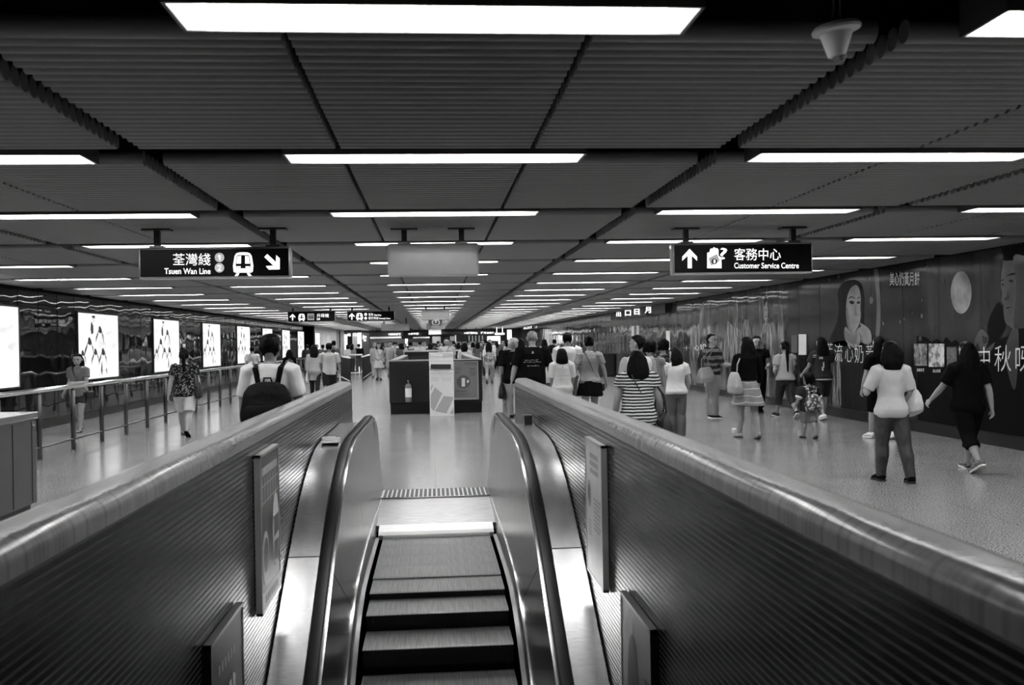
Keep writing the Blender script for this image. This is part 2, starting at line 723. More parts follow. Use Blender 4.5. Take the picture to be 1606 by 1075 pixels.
def parapet(s):
    t = thing('parapet', (s * .97, 5, 0), f'long mosaic tiled parapet with rounded top on the {"left" if s < 0 else "right"} of the escalator', 'parapet')
    xi, xo, zt, r = WX, 1.06, 1.185, .05
    prof = [(xi, -4.9), (xi, zt - r - .03)]
    capp = [(xi, zt - r - .03)] + [(xi + r - r * cos(a), zt - r + r * sin(a)) for a in [i * pi / 16 for i in range(9)]]
    capp += [(xo - r + r * sin(a), zt - r + r * cos(a)) for a in [i * pi / 16 for i in range(9)]] + [(xo, zt - r - .03)]
    prof2 = [(xo, zt - r - .03), (xo, 0)]

    def strip(name, pr, m, ends, parent):
        me = bpy.data.meshes.new(name)
        ya, yb = -1.6, PE
        V, F, U = [], [], []
        arc = 0.
        for i, (x, z) in enumerate(pr):
            if i:
                arc += sqrt((x - pr[i - 1][0]) ** 2 + (z - pr[i - 1][1]) ** 2)
            V += [(s * x - t.location.x, ya - 5, z), (s * x - t.location.x, yb - 5, z)]
            U += [(ya, arc), (yb, arc)]
        for i in range(len(pr) - 1):
            f = (2 * i, 2 * i + 1, 2 * i + 3, 2 * i + 2)
            F.append(f if s > 0 else f[::-1])
        ne = len(F)
        if ends:
            o = len(V)
            for pts in ends:
                o = len(V)
                V += [(s * x - t.location.x, yb - 5, z) for x, z in pts]
                U += [(x, z) for x, z in pts]
                f = tuple(range(o, o + len(pts)))
                F.append(f if s < 0 else f[::-1])
        me.from_pydata(V, [], F)
        uv = me.uv_layers.new(name='UVMap')
        for lo in me.loops:
            uv.data[lo.index].uv = U[lo.vertex_index]
        me.polygons.foreach_set('use_smooth', [i < ne for i in range(len(me.polygons))])
        me.materials.append(m)
        return put(name, me, parent)
    end = [(xi, -.4), (xi, zt - r)] + capp[1:-1] + [(xo, zt - r), (xo, -.4)]
    strip('tiled_face', prof, M_mosaic, None, t)
    strip('coping', capp, M_mosaiccap_lit, [end], t)
    strip('outer_face', prof2, M_mosaic, None, t)
    return t


parapet(-1)
parapet(1)
b = MB().box((-1.06, -1.75, -4.9), (1.06, -1.6, 1.18))
tag(b.build('parapet_end', M_mosaic2), 'tiled end wall of the escalator well, behind the viewer', 'parapet')

# ================================================================== the escalator


def curve(pts):
    def f(y):
        if y >= pts[0][0]:
            return pts[0][1]
        for (a, za), (c, zc) in zip(pts, pts[1:]):
            if y >= c:
                k = (a - y) / (a - c)
                return za + (zc - za) * k
        (a, za), (c, zc) = pts[-2:]
        return zc + (zc - za) / (c - a) * (y - c)
    def g(y):
        return sum(f(y + d) for d in (-.12, -.06, 0, .06, .12)) / 5
    return g


zdeck = curve([(12, .85), (7.75, .85), (7.3, .81), (6.9, .72), (6.5, .58), (6.1, .385), (5.15, -.16), (1, -2.56)])
znose = curve([(12, -.16), (7.6, -.16), (7.13, -.185), (6.75, -.255), (6.377, -.39), (6.0, -.57), (5.6, -.79), (5.2, -1.02), (1, -3.44)])
zlow = curve([(12, .0), (8.8, .0), (8.2, -.02), (7.6, -.05), (7.13, -.085), (6.75, -.16), (6.377, -.29), (6.0, -.47), (5.6, -.69), (5.2, -.92), (1, -3.34)])
esc = thing('escalator', (0, 9, 0), 'steel escalator running down towards the viewer between tiled parapets', 'escalator')
YS = [9.5 - .1 * i for i in range(0, 86)]


def ribbon(mb, ys, prof, s):
    """loft profile(y) -> [(x, z)...] along y on side s"""
    mb.loft([[(s * x, y, z) for x, z in prof(y)] for y in ys], cap=True)


for s in (-1, 1):
    side = 'left' if s < 0 else 'right'
    b = MB()
    cut = 6.0
    for ya, yb in ((9.45 if s < 0 else 8.9, cut + .004), (cut - .004, 1.2)):
        n = max(int(abs(ya - yb) / .08), 2)
        ribbon(b, [ya + (yb - ya) * i / n for i in range(n + 1)],
               lambda y: [(.884, zdeck(y) - .5), (.884, zdeck(y) - .008), (.878, zdeck(y)), (.696, zdeck(y)), (.692, zdeck(y) - .006), (.692, zdeck(y) - .5)], s)
    o = sharp(b.build('decking', M_steel, esc), 30)
    # handrail: down the slope and round the newel
    path = [Vector((s * .655, y, zdeck(y) + .012)) for y in [1.2 + .12 * i for i in range(73)] if y < 9.6]
    cy, cz, rr = 9.95, .862 - .38, .38
    path += [Vector((s * .655, 9.6 + .1 * i, .862)) for i in range(4)]
    path += [Vector((s * .655, cy + .95 * rr * sin(a) * 1.9, cz + rr * cos(a))) for a in [i * pi / 14 for i in range(1, 13)]]

    def belt(name, w, h, m, lift, dx):
        mb = MB()
        rings = []
        for i, p in enumerate(path):
            d = (path[min(i + 1, len(path) - 1)] - path[max(i - 1, 0)]).normalized()
            nrm = Vector((0, -d.z, d.y))
            c = p + nrm * lift + Vector((s * dx, 0, 0))
            pr = [(-w, -h), (-w, h * .3), (-w * .8, h * .8), (0, h), (w * .8, h * .8), (w, h * .3), (w, -h)]
            rings.append([c + Vector((x, 0, 0)) + nrm * z for x, z in pr])
        mb.loft(rings)
        return sharp(mb.build(name, m, esc), 40)
    belt('handrail', .036, .02, M_rubber, .0, 0)
    belt('handrail_guide', .013, .014, M_chrome, -.016, -.043)
    # inner panels in three leaves
    M_pan = M_brush
    prof_end = [(10.0, .84), (10.35, .80), (10.65, .68), (10.85, .5), (10.97, .3), (11.0, .0)]

    def leaf(top, bot):
        mb = MB()
        n = 24
        V = []
        for i in range(n + 1):
            yt = top[0] + (top[1] - top[0]) * i / n
            yb = bot[0] + (bot[1] - bot[0]) * i / n
            zt = zdeck(yt) - .016
            if yt > 10.0:
                for (a, za), (c, zc) in zip(prof_end, prof_end[1:]):
                    if a <= yt <= c:
                        zt = za + (zc - za) * (yt - a) / (c - a) - .01
            V.append((yt, max(zt, 0.0) if yt > 10 else zt, yb, zlow(yb)))
        for x0, x1 in ((.612, .562),):
            vs = []
            for yt, zt, yb, zb in V:
                vs += [(s * x0, yt, zt), (s * x1, yb, zb), (s * (x0 + .03), yt, zt), (s * (x1 + .05), yb, zb)]
            fs = []
            for i in range(n):
                o = 4 * i
                fs += [(o, o + 4, o + 5, o + 1), (o + 2, o + 3, o + 7, o + 6), (o, o + 2, o + 6, o + 4)]
            fs += [(0, 1, 3, 2), (4 * n, 4 * n + 2, 4 * n + 3, 4 * n + 1)]
            mb.add(vs, fs)
        return sharp(mb.build('balustrade_panel', M_pan, esc), 30)
    leaf((11.0, 7.408), (11.0, 8.108))
    leaf((7.4, 5.908), (8.1, 6.708))
    leaf((5.9, 1.2), (6.7, 2.0))
    if True:
        mb = MB()
        mb.loft([[(s * .6, 11.0, 0), (s * .66, 11.0, 0), (s * .66, y, z), (s * .6, y, z)] for y, z in [(10.0, .84), (10.35, .80), (10.65, .68), (10.85, .5), (10.97, .3), (11.02, .02)]])
        mb.build('newel_end', M_brush, esc)
    ys = [10.2 - .1 * i for i in range(90)]
    mb = MB()
    ribbon(mb, ys, lambda y: [(.572, zlow(y) - .012), (.572, zlow(y) + .012), (.552, zlow(y) + .010), (.552, zlow(y) - .012)], s)
    sharp(mb.build('moulding', M_chrome, esc), 30)
    mb = MB()
    ribbon(mb, ys, lambda y: [(.60, zlow(y)), (.556, zlow(y)), (.538, znose(y) - .0 if y < 9 else zlow(y) - .15), (.60, zlow(y) - .3)], s)
    mb.build('skirt', M_brush, esc)
    mb = MB()
    ys = [9.0 - .1 * i for i in range(78)]
    ribbon(mb, ys, lambda y: [(.545, znose(y) + .012), (.512, znose(y) + .006), (.512, znose(y) - .012), (.545, znose(y) - .012)], s)
    mb.build('brush_guard', M_dsteel, esc)

# comb plate, floor plate and grille
mb = MB()
mb.loft([[(-.55, y, z), (.55, y, z), (.55, y, z - .05), (-.55, y, z - .05)] for y, z in ((10.24, .002), (9.6, -.045), (9.22, -.085))])
mb.build('floor_plate', mat('plate_steel', .34, .3, 1., build=noisy(9, .22, .42, (1, 14, 1))), esc)
mb = MB()
mb.loft([[(-.52, y, z), (.52, y, z), (.52, y, z - .04), (-.52, y, z - .04)] for y, z in ((9.225, -.08), (9.05, -.112), (9.01, -.135))])
for k in range(96):
    x = -.475 + k * .01
    mb.add([(x - .003, 9.015, -.128), (x + .003, 9.015, -.128), (x, 8.955, -.16)], [(0, 1, 2)])
mb.build('comb_plate', mat('comb_bright', .55, .28, .9), esc)
mb = MB().box((-.56, 10.225, -.02), (.56, 10.265, .012))
mb.build('plate_lip', M_chrome, esc)
mb = MB().box((-.56, 10.265, -.02), (.56, 10.84, .006))
g = mb.build('landing_grille', mat('grille_steel', .5, .4, .6), esc)
mb = MB()
for k in range(24):
    x = -.54 + k * .0465
    mb.box((x, 10.29, .004), (x + .029, 10.83, .009))
mb.build('grille_slots', mat('slot_dark', .035, .6), g)

M_tread = mat('step_tread', .30, .45, .7, build=noisy(3, .10, .24, (30, 1, 1), .3, .7))
M_riser = mat('step_riser', .012, .5, .5)


def make_step(y, z, first):
    t = put('step', bpy.data.meshes.new('step'), esc)
    n = 100
    w = .48

    def comb(path, nrm, base):
        mb = MB()
        cols = []
        for k in range(n):
            x0 = -w + k * 2 * w / n
            d = 2 * w / n
            for x, up in ((x0, 0), (x0 + d * .45, 0), (x0 + d * .45, 1), (x0 + d, 1)):
                cols.append((x, up))
        rings = []
        for (py, pz), (ny, nz) in zip(path, nrm):
            rings.append([(x, py + ny * .009 * up, pz + nz * .009 * up) for x, up in cols])
        vs = [v for r in rings for v in r]
        m = len(cols)
        fs = [(i * m + j, i * m + j + 1, (i + 1) * m + j + 1, (i + 1) * m + j) for i in range(len(rings) - 1) for j in range(m - 1)]
        mb.add(vs, fs)
        return mb
    tr = comb([(.376, -.009), (.0, -.009), (-.004, -.014)], [(0, 1), (0, 1), (-.7, .7)], 0)
    me = bpy.data.meshes.new('step')
    me.from_pydata([tuple(v) for v in tr.V], [], tr.F)
    me.materials.append(M_tread)
    t.data = me
    rs = comb([(-.002, -.012), (.008, -.06), (.03, -.13), (.07, -.21)], [(-1, 0)] * 4, 0)
    me = bpy.data.meshes.new('riser')
    me.from_pydata([tuple(v) for v in rs.V], [], rs.F)
    me.materials.append(M_riser)
    r = put('riser', me, t)
    return t


first = None
fronts = [8.67, 8.285]
y = 8.67
k = 0
while y > 3.2:
    z = znose(y + .15)
    if first is None:
        first = make_step(y, z, True)
        st = first
    else:
        st = first.copy()
        COL.objects.link(st)
        ri = first.children[0].copy()
        COL.objects.link(ri)
        ri.parent = st
    st.location = (0, y - 9, z)
    y -= .385
mb = MB().box((-.86, 1, -4.6), (.86, 9.2, -4.5))
mb.build('truss', M_plinth, esc)

# litter and a box on the decking
mb = MB()
random.seed(3)
for k in range(9):
    mb.box((-.86 + random.random() * .09, 7.55 + random.random() * .12, .851), (-.80 + random.random() * .09, 7.63 + random.random() * .12, .856 + random.random() * .035))
tag(mb.build('plastic_wrapper', mat('wrapper', .6, .15)), 'crumpled clear plastic wrapper on the left escalator decking', 'litter')
t = thing('black_box', (.83, 8.84, .85), 'small dark box standing at the far end of the right escalator decking', 'box')
MB().box((.795, 8.8, .85), (.865, 8.87, .925), .006).build('body', M_ink, t)
MB().box((.79, 8.795, .922), (.87, 8.875, .934), .003).build('lid', M_grey3, t)

# framed posters hung inside the well


def framed(s, ya, yb, z0, z1, label, face, art):
    t = thing('poster_frame', (s * WX, (ya + yb) / 2, z0), label, 'framed poster', 'advert frames on the parapets')
    x0, x1 = s * (WX - .004), s * (WX - .036)
    mb = MB()
    for a, c in (((ya, z0), (yb, z0 + .014)), ((ya, z1 - .014), (yb, z1)), ((ya, z0), (ya + .014, z1)), ((yb - .014, z0), (yb, z1))):
        mb.box((min(x0, x1), a[0], a[1]), (max(x0, x1), c[0], c[1]))
    mb.build('frame', M_dsteel if z1 < .6 else mat('frame_alu', .4, .4, .6), t)
    xf = s * (WX - .033)
    pp = MB().box((min(x0, xf), ya + .01, z0 + .01), (max(x0, xf), yb - .01, z1 - .01)).build('print', face, t)

    def P(u, v, k=1):     # u from left to right as read, v from the bottom
        yy = (ya + (yb - ya) * u) if s < 0 else (yb - (yb - ya) * u)
        return Vector((xf - s * .001 * k, yy, z0 + (z1 - z0) * v))
    art(t, P, s)
    return t


def poly_uv(mb, P, pts, s, k=1):
    mb.prism([P(u, v, k) for u, v in pts], (-s * .0006, 0, 0))


def disc_uv(mb, P, u, v, ru, rv, s, k=1, n=24):
    poly_uv(mb, P, [(u + ru * cos(2 * pi * i / n), v + rv * sin(2 * pi * i / n)) for i in range(n)], s, k)


def art_map(t, P, s):
    mb = MB()
    for i in range(9):
        u = .1 + i * .09
        poly_uv(mb, P, [(u, .86), (u + .06, .86), (u + .06, .91), (u, .91)], s)
    for i in range(6):
        poly_uv(mb, P, [(.08 + i * .14, .66 + .03 * (i % 3)), (.09 + i * .14, .66), (.09 + i * .14, .84), (.08 + i * .14, .84)], s)
    poly_uv(mb, P, [(.06, .68), (.94, .7), (.94, .705), (.06, .685)], s)
    poly_uv(mb, P, [(.06, .79), (.94, .8), (.94, .805), (.06, .795)], s)
    mb.build('lettering', M_grey1, t)
    mb = MB()
    disc_uv(mb, P, .22, .33, .16, .17, s)
    poly_uv(mb, P, [(.02, .02), (.98, .02), (.98, .13), (.02, .13)], s)
    poly_uv(mb, P, [(.62, .24), (.72, .2), (.84, .2), (.92, .28), (.94, .55), (.86, .67), (.74, .69), (.64, .62), (.6, .45)], s)
    mb.build('picture', M_grey1, t)
    mb = MB()
    disc_uv(mb, P, .22, .35, .11, .11, s, 3)
    poly_uv(mb, P, [(.66, .4), (.9, .42), (.9, .54), (.64, .54)], s, 3)
    poly_uv(mb, P, [(.66, .25), (.88, .23), (.88, .37), (.66, .37)], s, 3)
    for i in range(7):
        u = .16 + i * .1
        poly_uv(mb, P, [(u, .05), (u + .05, .05), (u + .05, .1), (u, .1)], s, 3)
    mb.build('figure', M_grey3, t)


def art_letter(t, P, s):
    mb = MB()
    for c, (ua, ub) in enumerate(((.3, .78),)):
        for i in range(3):
            v = .87 - i * .055
            for j in range(5):
                u = ua + j * .1
                poly_uv(mb, P, [(u, v), (u + .07, v), (u + .07, v + .035), (u, v + .035)], s)
    disc_uv(mb, P, .24, .6, .1, .1, s)
    for i in range(8):
        v = .58 - i * .03
        poly_uv(mb, P, [(.5, v), (.9 - .04 * (i % 3), v), (.9 - .04 * (i % 3), v + .012), (.5, v + .012)], s)
    for i in range(5):
        v = .4 - i * .025
        poly_uv(mb, P, [(.16, v), (.34, v), (.34, v + .008), (.16, v + .008)], s)
    mb.build('lettering', M_grey2, t)
    mb = MB()
    disc_uv(mb, P, .22, .6, .05, .06, s, 3)
    mb.build('emblem', M_grey3, t)


def art_arch(t, P, s):
    mb = MB()
    for i in range(6):
        u = .2 + i * .09
        poly_uv(mb, P, [(u, .8 + .0 * i), (u + .05, .8), (u + .05, .85), (u, .85)], s)
    mb.build('lettering', M_grey2, t)
    mb = MB()
    disc_uv(mb, P, .58, .3, .3, .42, s)
    mb.build('picture', mat('arch_grey', .07, .5), t)
    mb = MB()
    disc_uv(mb, P, .58, .1, .17, .34, s, 3)
    mb.build('figure', M_ink, t)
    mb = MB()
    poly_uv(mb, P, [(.5, .5), (.56, .46), (.56, .7), (.5, .7)], s, 3)
    poly_uv(mb, P, [(.62, .46), (.68, .5), (.68, .7), (.62, .72)], s, 3)
    mb.build('highlight', M_grey1, t)


def art_fig(t, P, s):
    mb = MB()
    disc_uv(mb, P, .42, .42, .2, .42, s)
    for i in range(5):
        v = .62 - i * .12
        poly_uv(mb, P, [(.8, v), (.94, v), (.94, v + .08), (.8, v + .08)], s)
    mb.build('figure', M_ink, t)


framed(-1, 4.96, 5.55, .26, 1.05, 'map-like dark poster in steel frame on the left parapet, higher of its two', mat('poster_dark', .04, .4), art_map)
framed(1, 5.09, 5.64, .28, 1.04, 'pale lettered poster in a frame on the right parapet, higher of its two', mat('poster_pale', .42, .4, build=noisy(3, .36, .5)), art_letter)
framed(-1, 3.83, 4.47, -.36, .46, 'dark poster with a grey arch on the left parapet, lower of its two', mat('poster_dark2', .018, .4), art_arch)
framed(1, 3.97, 4.62, -.38, .41, 'grey poster with a black oval on the right parapet, lower of its two', mat('poster_grey', .065, .4), art_fig)

# ================================================================== hanging signs
M_frame = mat('sign_frame', .55, .3, .9)


def hanging(name, label, cat, Y, rect, posts, depth=.14, bev=.02, bodymat=None, plate=True, group='overhead signs'):
    a, c = on_y(rect[0], rect[3], Y), on_y(rect[2], rect[1], Y)
    x0, x1 = a.x, c.x
    zm = (on_y((rect[0] + rect[2]) / 2, rect[3], Y).z, on_y((rect[0] + rect[2]) / 2, rect[1], Y).z)
    t = thing(name, ((x0 + x1) / 2, Y + depth / 2, zm[0]), label, cat, group)
    mb = MB().box((x0, Y, zm[0]), (x1, Y + depth, zm[1]), bev)
    sharp(mb.build('housing', bodymat or M_frame, t), 40)
    for px in posts:
        x = on_y(px, rect[1], Y).x
        mb = MB()
        mb.box((x - .028, Y + depth / 2 - .03, zm[1] - .01), (x + .028, Y + depth / 2 + .03, CEIL + .02))
        mb.build('post', M_ink, t)
        if plate:
            MB().box((x - .14, Y + depth / 2 - .07, CEIL - .012), (x + .14, Y + depth / 2 + .07, CEIL + .004)).build('ceiling_plate', M_ink, t)
            MB().box((x - .07, Y + depth / 2 - .05, zm[1] - .004), (x + .07, Y + depth / 2 + .05, zm[1] + .02)).build('bracket', M_dsteel, t)
    return t, x0, x1, zm[0], zm[1]


def face(t, x0, x1, z0, z1, Y, m=None, mg=.022):
    return MB().box((x0 + mg, Y - .004, z0 + mg), (x1 - mg, Y + .01, z1 - mg)).build('face_panel', m or M_signblack, t)


def train(mb_w, mb_b, sh, x0, y0, w, h):
    """front of a train in a box of the sheet"""
    def T(pts):
        return [(x0 + u * w, y0 + v * h) for u, v in pts]
    sh.shape(mb_w, T([(.03, .82), (0, .57), (.08, .16), (.16, .05), (.3, .01), (.5, 0), (.7, .01), (.84, .05), (.92, .16), (1, .57), (.97, .82), (.87, .86), (.13, .86)]), .0065)
    sh.shape(mb_b, T([(.13, .55), (.19, .16), (.25, .12), (.75, .12), (.81, .16), (.87, .55), (.84, .68), (.16, .68)]), .008)
    for f in (lambda u: u, lambda u: 1 - u):
        sh.shape(mb_w, T([(f(.17), .48), (f(.22), .17), (f(.40), .15), (f(.40), .48)]), .0095)
        sh.shape(mb_w, T([(f(.16), .59), (f(.38), .59), (f(.38), .66), (f(.17), .66)]), .0095)
        sh.shape(mb_w, T([(f(.18), .88), (f(.32), .88), (f(.24), 1), (f(.08), 1)]), .0065)


t, x0, x1, z0, z1 = hanging('hanging_sign', 'black overhead sign reading Tsuen Wan Line with train symbol and diagonal arrow', 'sign', 10.3, (217, 387.5, 455.5, 437), (244, 427))
face(t, x0, x1, z0, z1, 10.3)
sh = Sheet(lambda x, y: on_y(x, y, 10.296), (200, 350, 5.948), (0, -1, 0))
sh.text('荃灣綫', 425, 283, 775, 396, M_signlit, t, bold=0)
sh.text('Tsuen Wan Line', 345, 422, 775, 477, M_signlit, t, bold=.012)
mw, mk, mg = MB(), MB(), MB()
sh.disc(mg, 858, 322, 44)
sh.disc(mg, 858, 418, 44)
train(mw, mk, sh, 985, 273, 190, 222)
sh.shape(mw, [(1277, 318), (1305, 290), (1385, 365), (1387, 300), (1421, 330), (1421, 433), (1320, 436), (1290, 402), (1362, 398)], .0065)
mw.build('symbol', M_signlit, t)
mk.build('symbol_window', M_signblack, t)
mg.build('exit_disc', M_signgrey, t)
mw = MB()
sh.shape(mw, [(853, 298), (866, 298), (866, 348), (856, 348), (856, 312), (846, 318), (845, 308)], .006)
mw.build('lettering', M_signlit, t)
sh.text('2', 840, 394, 876, 444, M_signlit, t, bold=.0, lift=.006)

t, x0, x1, z0, z1 = hanging('hanging_sign', 'black overhead sign reading Customer Service Centre with upward arrow and hand symbol', 'sign', 10.6, (1055, 380.5, 1275, 430), (1078, 1247))
face(t, x0, x1, z0, z1, 10.6)
sh = Sheet(lambda x, y: on_y(x, y, 10.596), (1040, 350, 6.424), (0, -1, 0))
sh.text('客務中心', 715, 254, 1185, 376, M_signlit, t, bold=.004)
sh.text('Customer Service Centre', 715, 400, 1366, 458, M_signlit, t, bold=.012)
mw, mk, mg = MB(), MB(), MB()
sh.shape(mw, [(266, 260), (342, 340), (342, 382), (289, 330), (289, 456), (247, 456), (247, 330), (192, 382), (192, 340)])
sh.shape(mw, [(443, 456), (443, 300), (468, 293), (472, 268), (482, 254), (494, 262), (502, 250), (516, 243), (528, 256), (546, 254), (558, 272), (558, 330), (586, 348), (588, 456)])
sh.shape(mg, [(455, 356), (541, 312), (572, 382), (482, 432)], .004)
sh.disc(mk, 515, 388, 29, lift=.0055)
mw.build('symbol', M_signlit, t)
mg.build('banknote', M_signgrey, t)
mk.build('coin', M_signblack, t)
sh.text('?', 572, 250, 645, 366, M_signlit, t, bold=.01)
sh.text('$', 503, 368, 528, 408, M_signlit, t, bold=.03, lift=.008)

t, *_ = hanging('hanging_sign', 'blank grey overhead sign back with rounded corners, nearest and largest of the blank ones', 'sign', 10.45, (608, 381.5, 751, 433.5), (634, 724), depth=.1, bev=.03, bodymat=mat('sign_back', .5, .35, .3, build=noisy(3, .46, .56)))

t, x0, x1, z0, z1 = hanging('hanging_sign', 'small black overhead sign reading Lift beyond the Tsuen Wan Line sign', 'sign', 32.4, (451, 488, 526, 505.5), (459, 518), plate=False)
face(t, x0, x1, z0, z1, 32.4)
sh = Sheet(lambda x, y: on_y(x, y, 32.395), (440, 470, 8.03), (0, -1, 0))
mw, mk, mg = MB(), MB(), MB()
sh.shape(mw, [(152, 182), (186, 214), (186, 232), (160, 210), (160, 264), (144, 264), (144, 210), (118, 232), (118, 214)], .006)
train(mw, mk, sh, 224, 180, 84, 92)
sh.rect(mg, 340, 178, 422, 258, .006)
mw.build('symbol', M_signlit, t)
mk.build('symbol_window', M_signblack, t)
g = mg.build('lift_symbol', M_signgrey, t)
mk = MB()
for u in (360, 383, 405):
    sh.disc(mk, u, 196, 7, lift=.008)
    sh.rect(mk, u - 8, 206, u + 8, 246, .008)
mk.build('lift_figure', M_signblack, g)
sh.text('升降機', 458, 178, 608, 226, M_signlit, t, bold=0, lift=.006)
sh.text('Lift', 458, 234, 498, 258, M_signlit, t, bold=.02, lift=.006)

t, x0, x1, z0, z1 = hanging('hanging_sign', 'small black overhead sign reading Chai Wan and Kennedy Town with train symbol', 'sign', 32.4, (544, 488, 619, 504), (552, 610), plate=False)
face(t, x0, x1, z0, z1, 32.4)
mw, mk = MB(), MB()
sh.shape(mw, [(898, 172), (932, 206), (932, 224), (906, 202), (906, 254), (890, 254), (890, 202), (864, 224), (864, 206)], .006)
train(mw, mk, sh, 952, 170, 86, 94)
sh.disc(mw, 1072, 188, 17, lift=.006)
sh.disc(mw, 1072, 236, 17, lift=.006)
mw.build('symbol', M_signlit, t)
mk.build('symbol_window', M_signblack, t)
sh.text('柴灣', 1108, 172, 1165, 206, M_signlit, t, bold=0, lift=.006)
sh.text('Chai Wan', 1178, 186, 1268, 208, M_signlit, t, bold=.02, lift=.006)
sh.text('堅尼地城', 1108, 218, 1232, 252, M_signlit, t, bold=0, lift=.006)
sh.text('Kennedy Town', 1242, 230, 1382, 252, M_signlit, t, bold=.02, lift=.006)

M_back = MATS['sign_back']
hanging('hanging_sign', 'blank grey overhead sign back on the centre line, second nearest of the blank ones', 'sign', 32.4, (661, 486, 705, 502), (668, 697), bodymat=M_back, plate=False, depth=.1)
hanging('hanging_sign', 'blank grey overhead sign back below and beyond the Chai Wan sign', 'sign', 47, (598, 508, 642, 519), (602, 637), bodymat=M_back, plate=False, depth=.1)
hanging('hanging_sign', 'blank grey overhead sign back low on the centre line, farthest of the blank ones', 'sign', 49.6, (669, 507, 697, 516.5), (673, 693), bodymat=M_back, plate=False, depth=.1)
t = thing('clock', on_y(684, 506, 44), 'small square hanging clock with dotted dial over the tiled island', 'clock')
sh = Sheet(lambda x, y: on_y(x, y, 44), (640, 470, 8.03), (0, -1, 0))
mb = MB()
for r in ((268, 262, 285, 345), (415, 262, 428, 345), (268, 330, 428, 345)):
    sh.rect(mb, *r, lift=0, t=-.08)
mb.build('frame', M_lampdull, t)
mb = MB()
sh.rect(mb, 285, 235, 415, 330, lift=-.01, t=-.04)
mb.build('dial', M_grey2, t)
mb = MB()
for k in range(12):
    sh.disc(mb, 350 + 46 * cos(k * pi / 6), 290 + 30 * sin(k * pi / 6), 5, n=6, lift=.002)
sh.rect(mb, 347, 255, 353, 292)
mb.build('hour_mark', M_signlit, t)
mb = MB()
sh.rect(mb, 345, 200, 355, 262, lift=0, t=-.03)
mb.build('rod', M_ink, t)

# smoke detector / loudspeaker under the ceiling void
c = on_y(1312, 62, 3.66)
t = thing('ceiling_speaker', c, 'pale funnel-shaped speaker hanging on wires in the ceiling gap', 'speaker')
mb = MB()
R0 = .092
prof = [(.0, .056), (R0 * .9, .054), (R0, .04), (R0 * .97, .03), (R0 * .68, .022), (R0 * .62, .01), (R0 * .36, -.062), (R0 * .3, -.066), (0, -.066)]
mb.loft([[(c.x + max(r, .001) * cos(2 * pi * k / 24), c.y + max(r, .001) * sin(2 * pi * k / 24) * .95, c.z + z - .14 * max(r, 0) * cos(2 * pi * k / 24) * -1) for k in range(24)] for r, z in prof])
sharp(mb.build('horn', mat('horn_white', .8, .5), t), 40)
MB().tube([(c.x + .01, c.y, c.z - .064), (c.x + .012, c.y, c.z - .07)], .026, n=12).build('grille', M_grey2, t)
for dx in (-.022, .018):
    MB().tube([(c.x + dx, c.y, c.z + .05), (c.x + dx * .6 + .004, c.y, c.z + .12), (c.x + dx * .8, c.y, CEIL + .42)], .003, n=6).build('wire', M_grey2, t)

# ================================================================== left wall: lit posters, handrail, cabinet
M_box = mat('lightbox', .3, .3, emit=.37, build=None)
nt = M_box.node_tree
bb = nt.nodes['Principled BSDF']
cc = coords(nt, 'Object', (1, 1, 3))
nn = N(nt, 'ShaderNodeTexNoise')
nn.inputs['Scale'].default_value = 1.5
L(nt, cc, 'Vector', nn, 'Vector')
rr = ramp(nt, nn, 'Fac', [(.36, .6), (.56, 1.0)])
L(nt, rr, 'Color', bb, 'Emission Color')


def birds(mb, P):
    def bird(u, v, h, lean=0.):
        w = h * .2
        mb.append([P(u - w * .3, v), P(u, v + h * .05), P(u + w * .35, v - h * .03), P(u + w * .6, v - h * .16), P(u + w * .1, v - h * .22), P(u - w * .4, v - h * .16)])
        mb.append([P(u + w * .3, v - h * .1), P(u + w * .9, v - h * .28), P(u + w * 1.1, v - h * .6), P(u + w * .75, v - h * .34)])
        mb.append([P(u - w * .3, v - h * .08), P(u - w * 1.1, v - h * .34), P(u - w * 1.25, v - h * .56), P(u - w * .55, v - h * .28)])
    bird(.52, .80, .46)
    bird(.26, .62, .5)
    bird(.10, .43, .36)
    bird(.40, .45, .42)
    bird(.59, .45, .46)
    mb.append([P(.33, .97), P(.41, .97), P(.39, .93), P(.34, .94)])
    mb.append([P(.31, .88), P(.36, .82), P(.36, .70), P(.31, .68), P(.29, .76)])
    mb.append([P(.53, .12), P(.56, .30), P(.57, .18), P(.56, .03)])
    mb.append([P(.66, .12), P(.68, .16), P(.69, .03)])


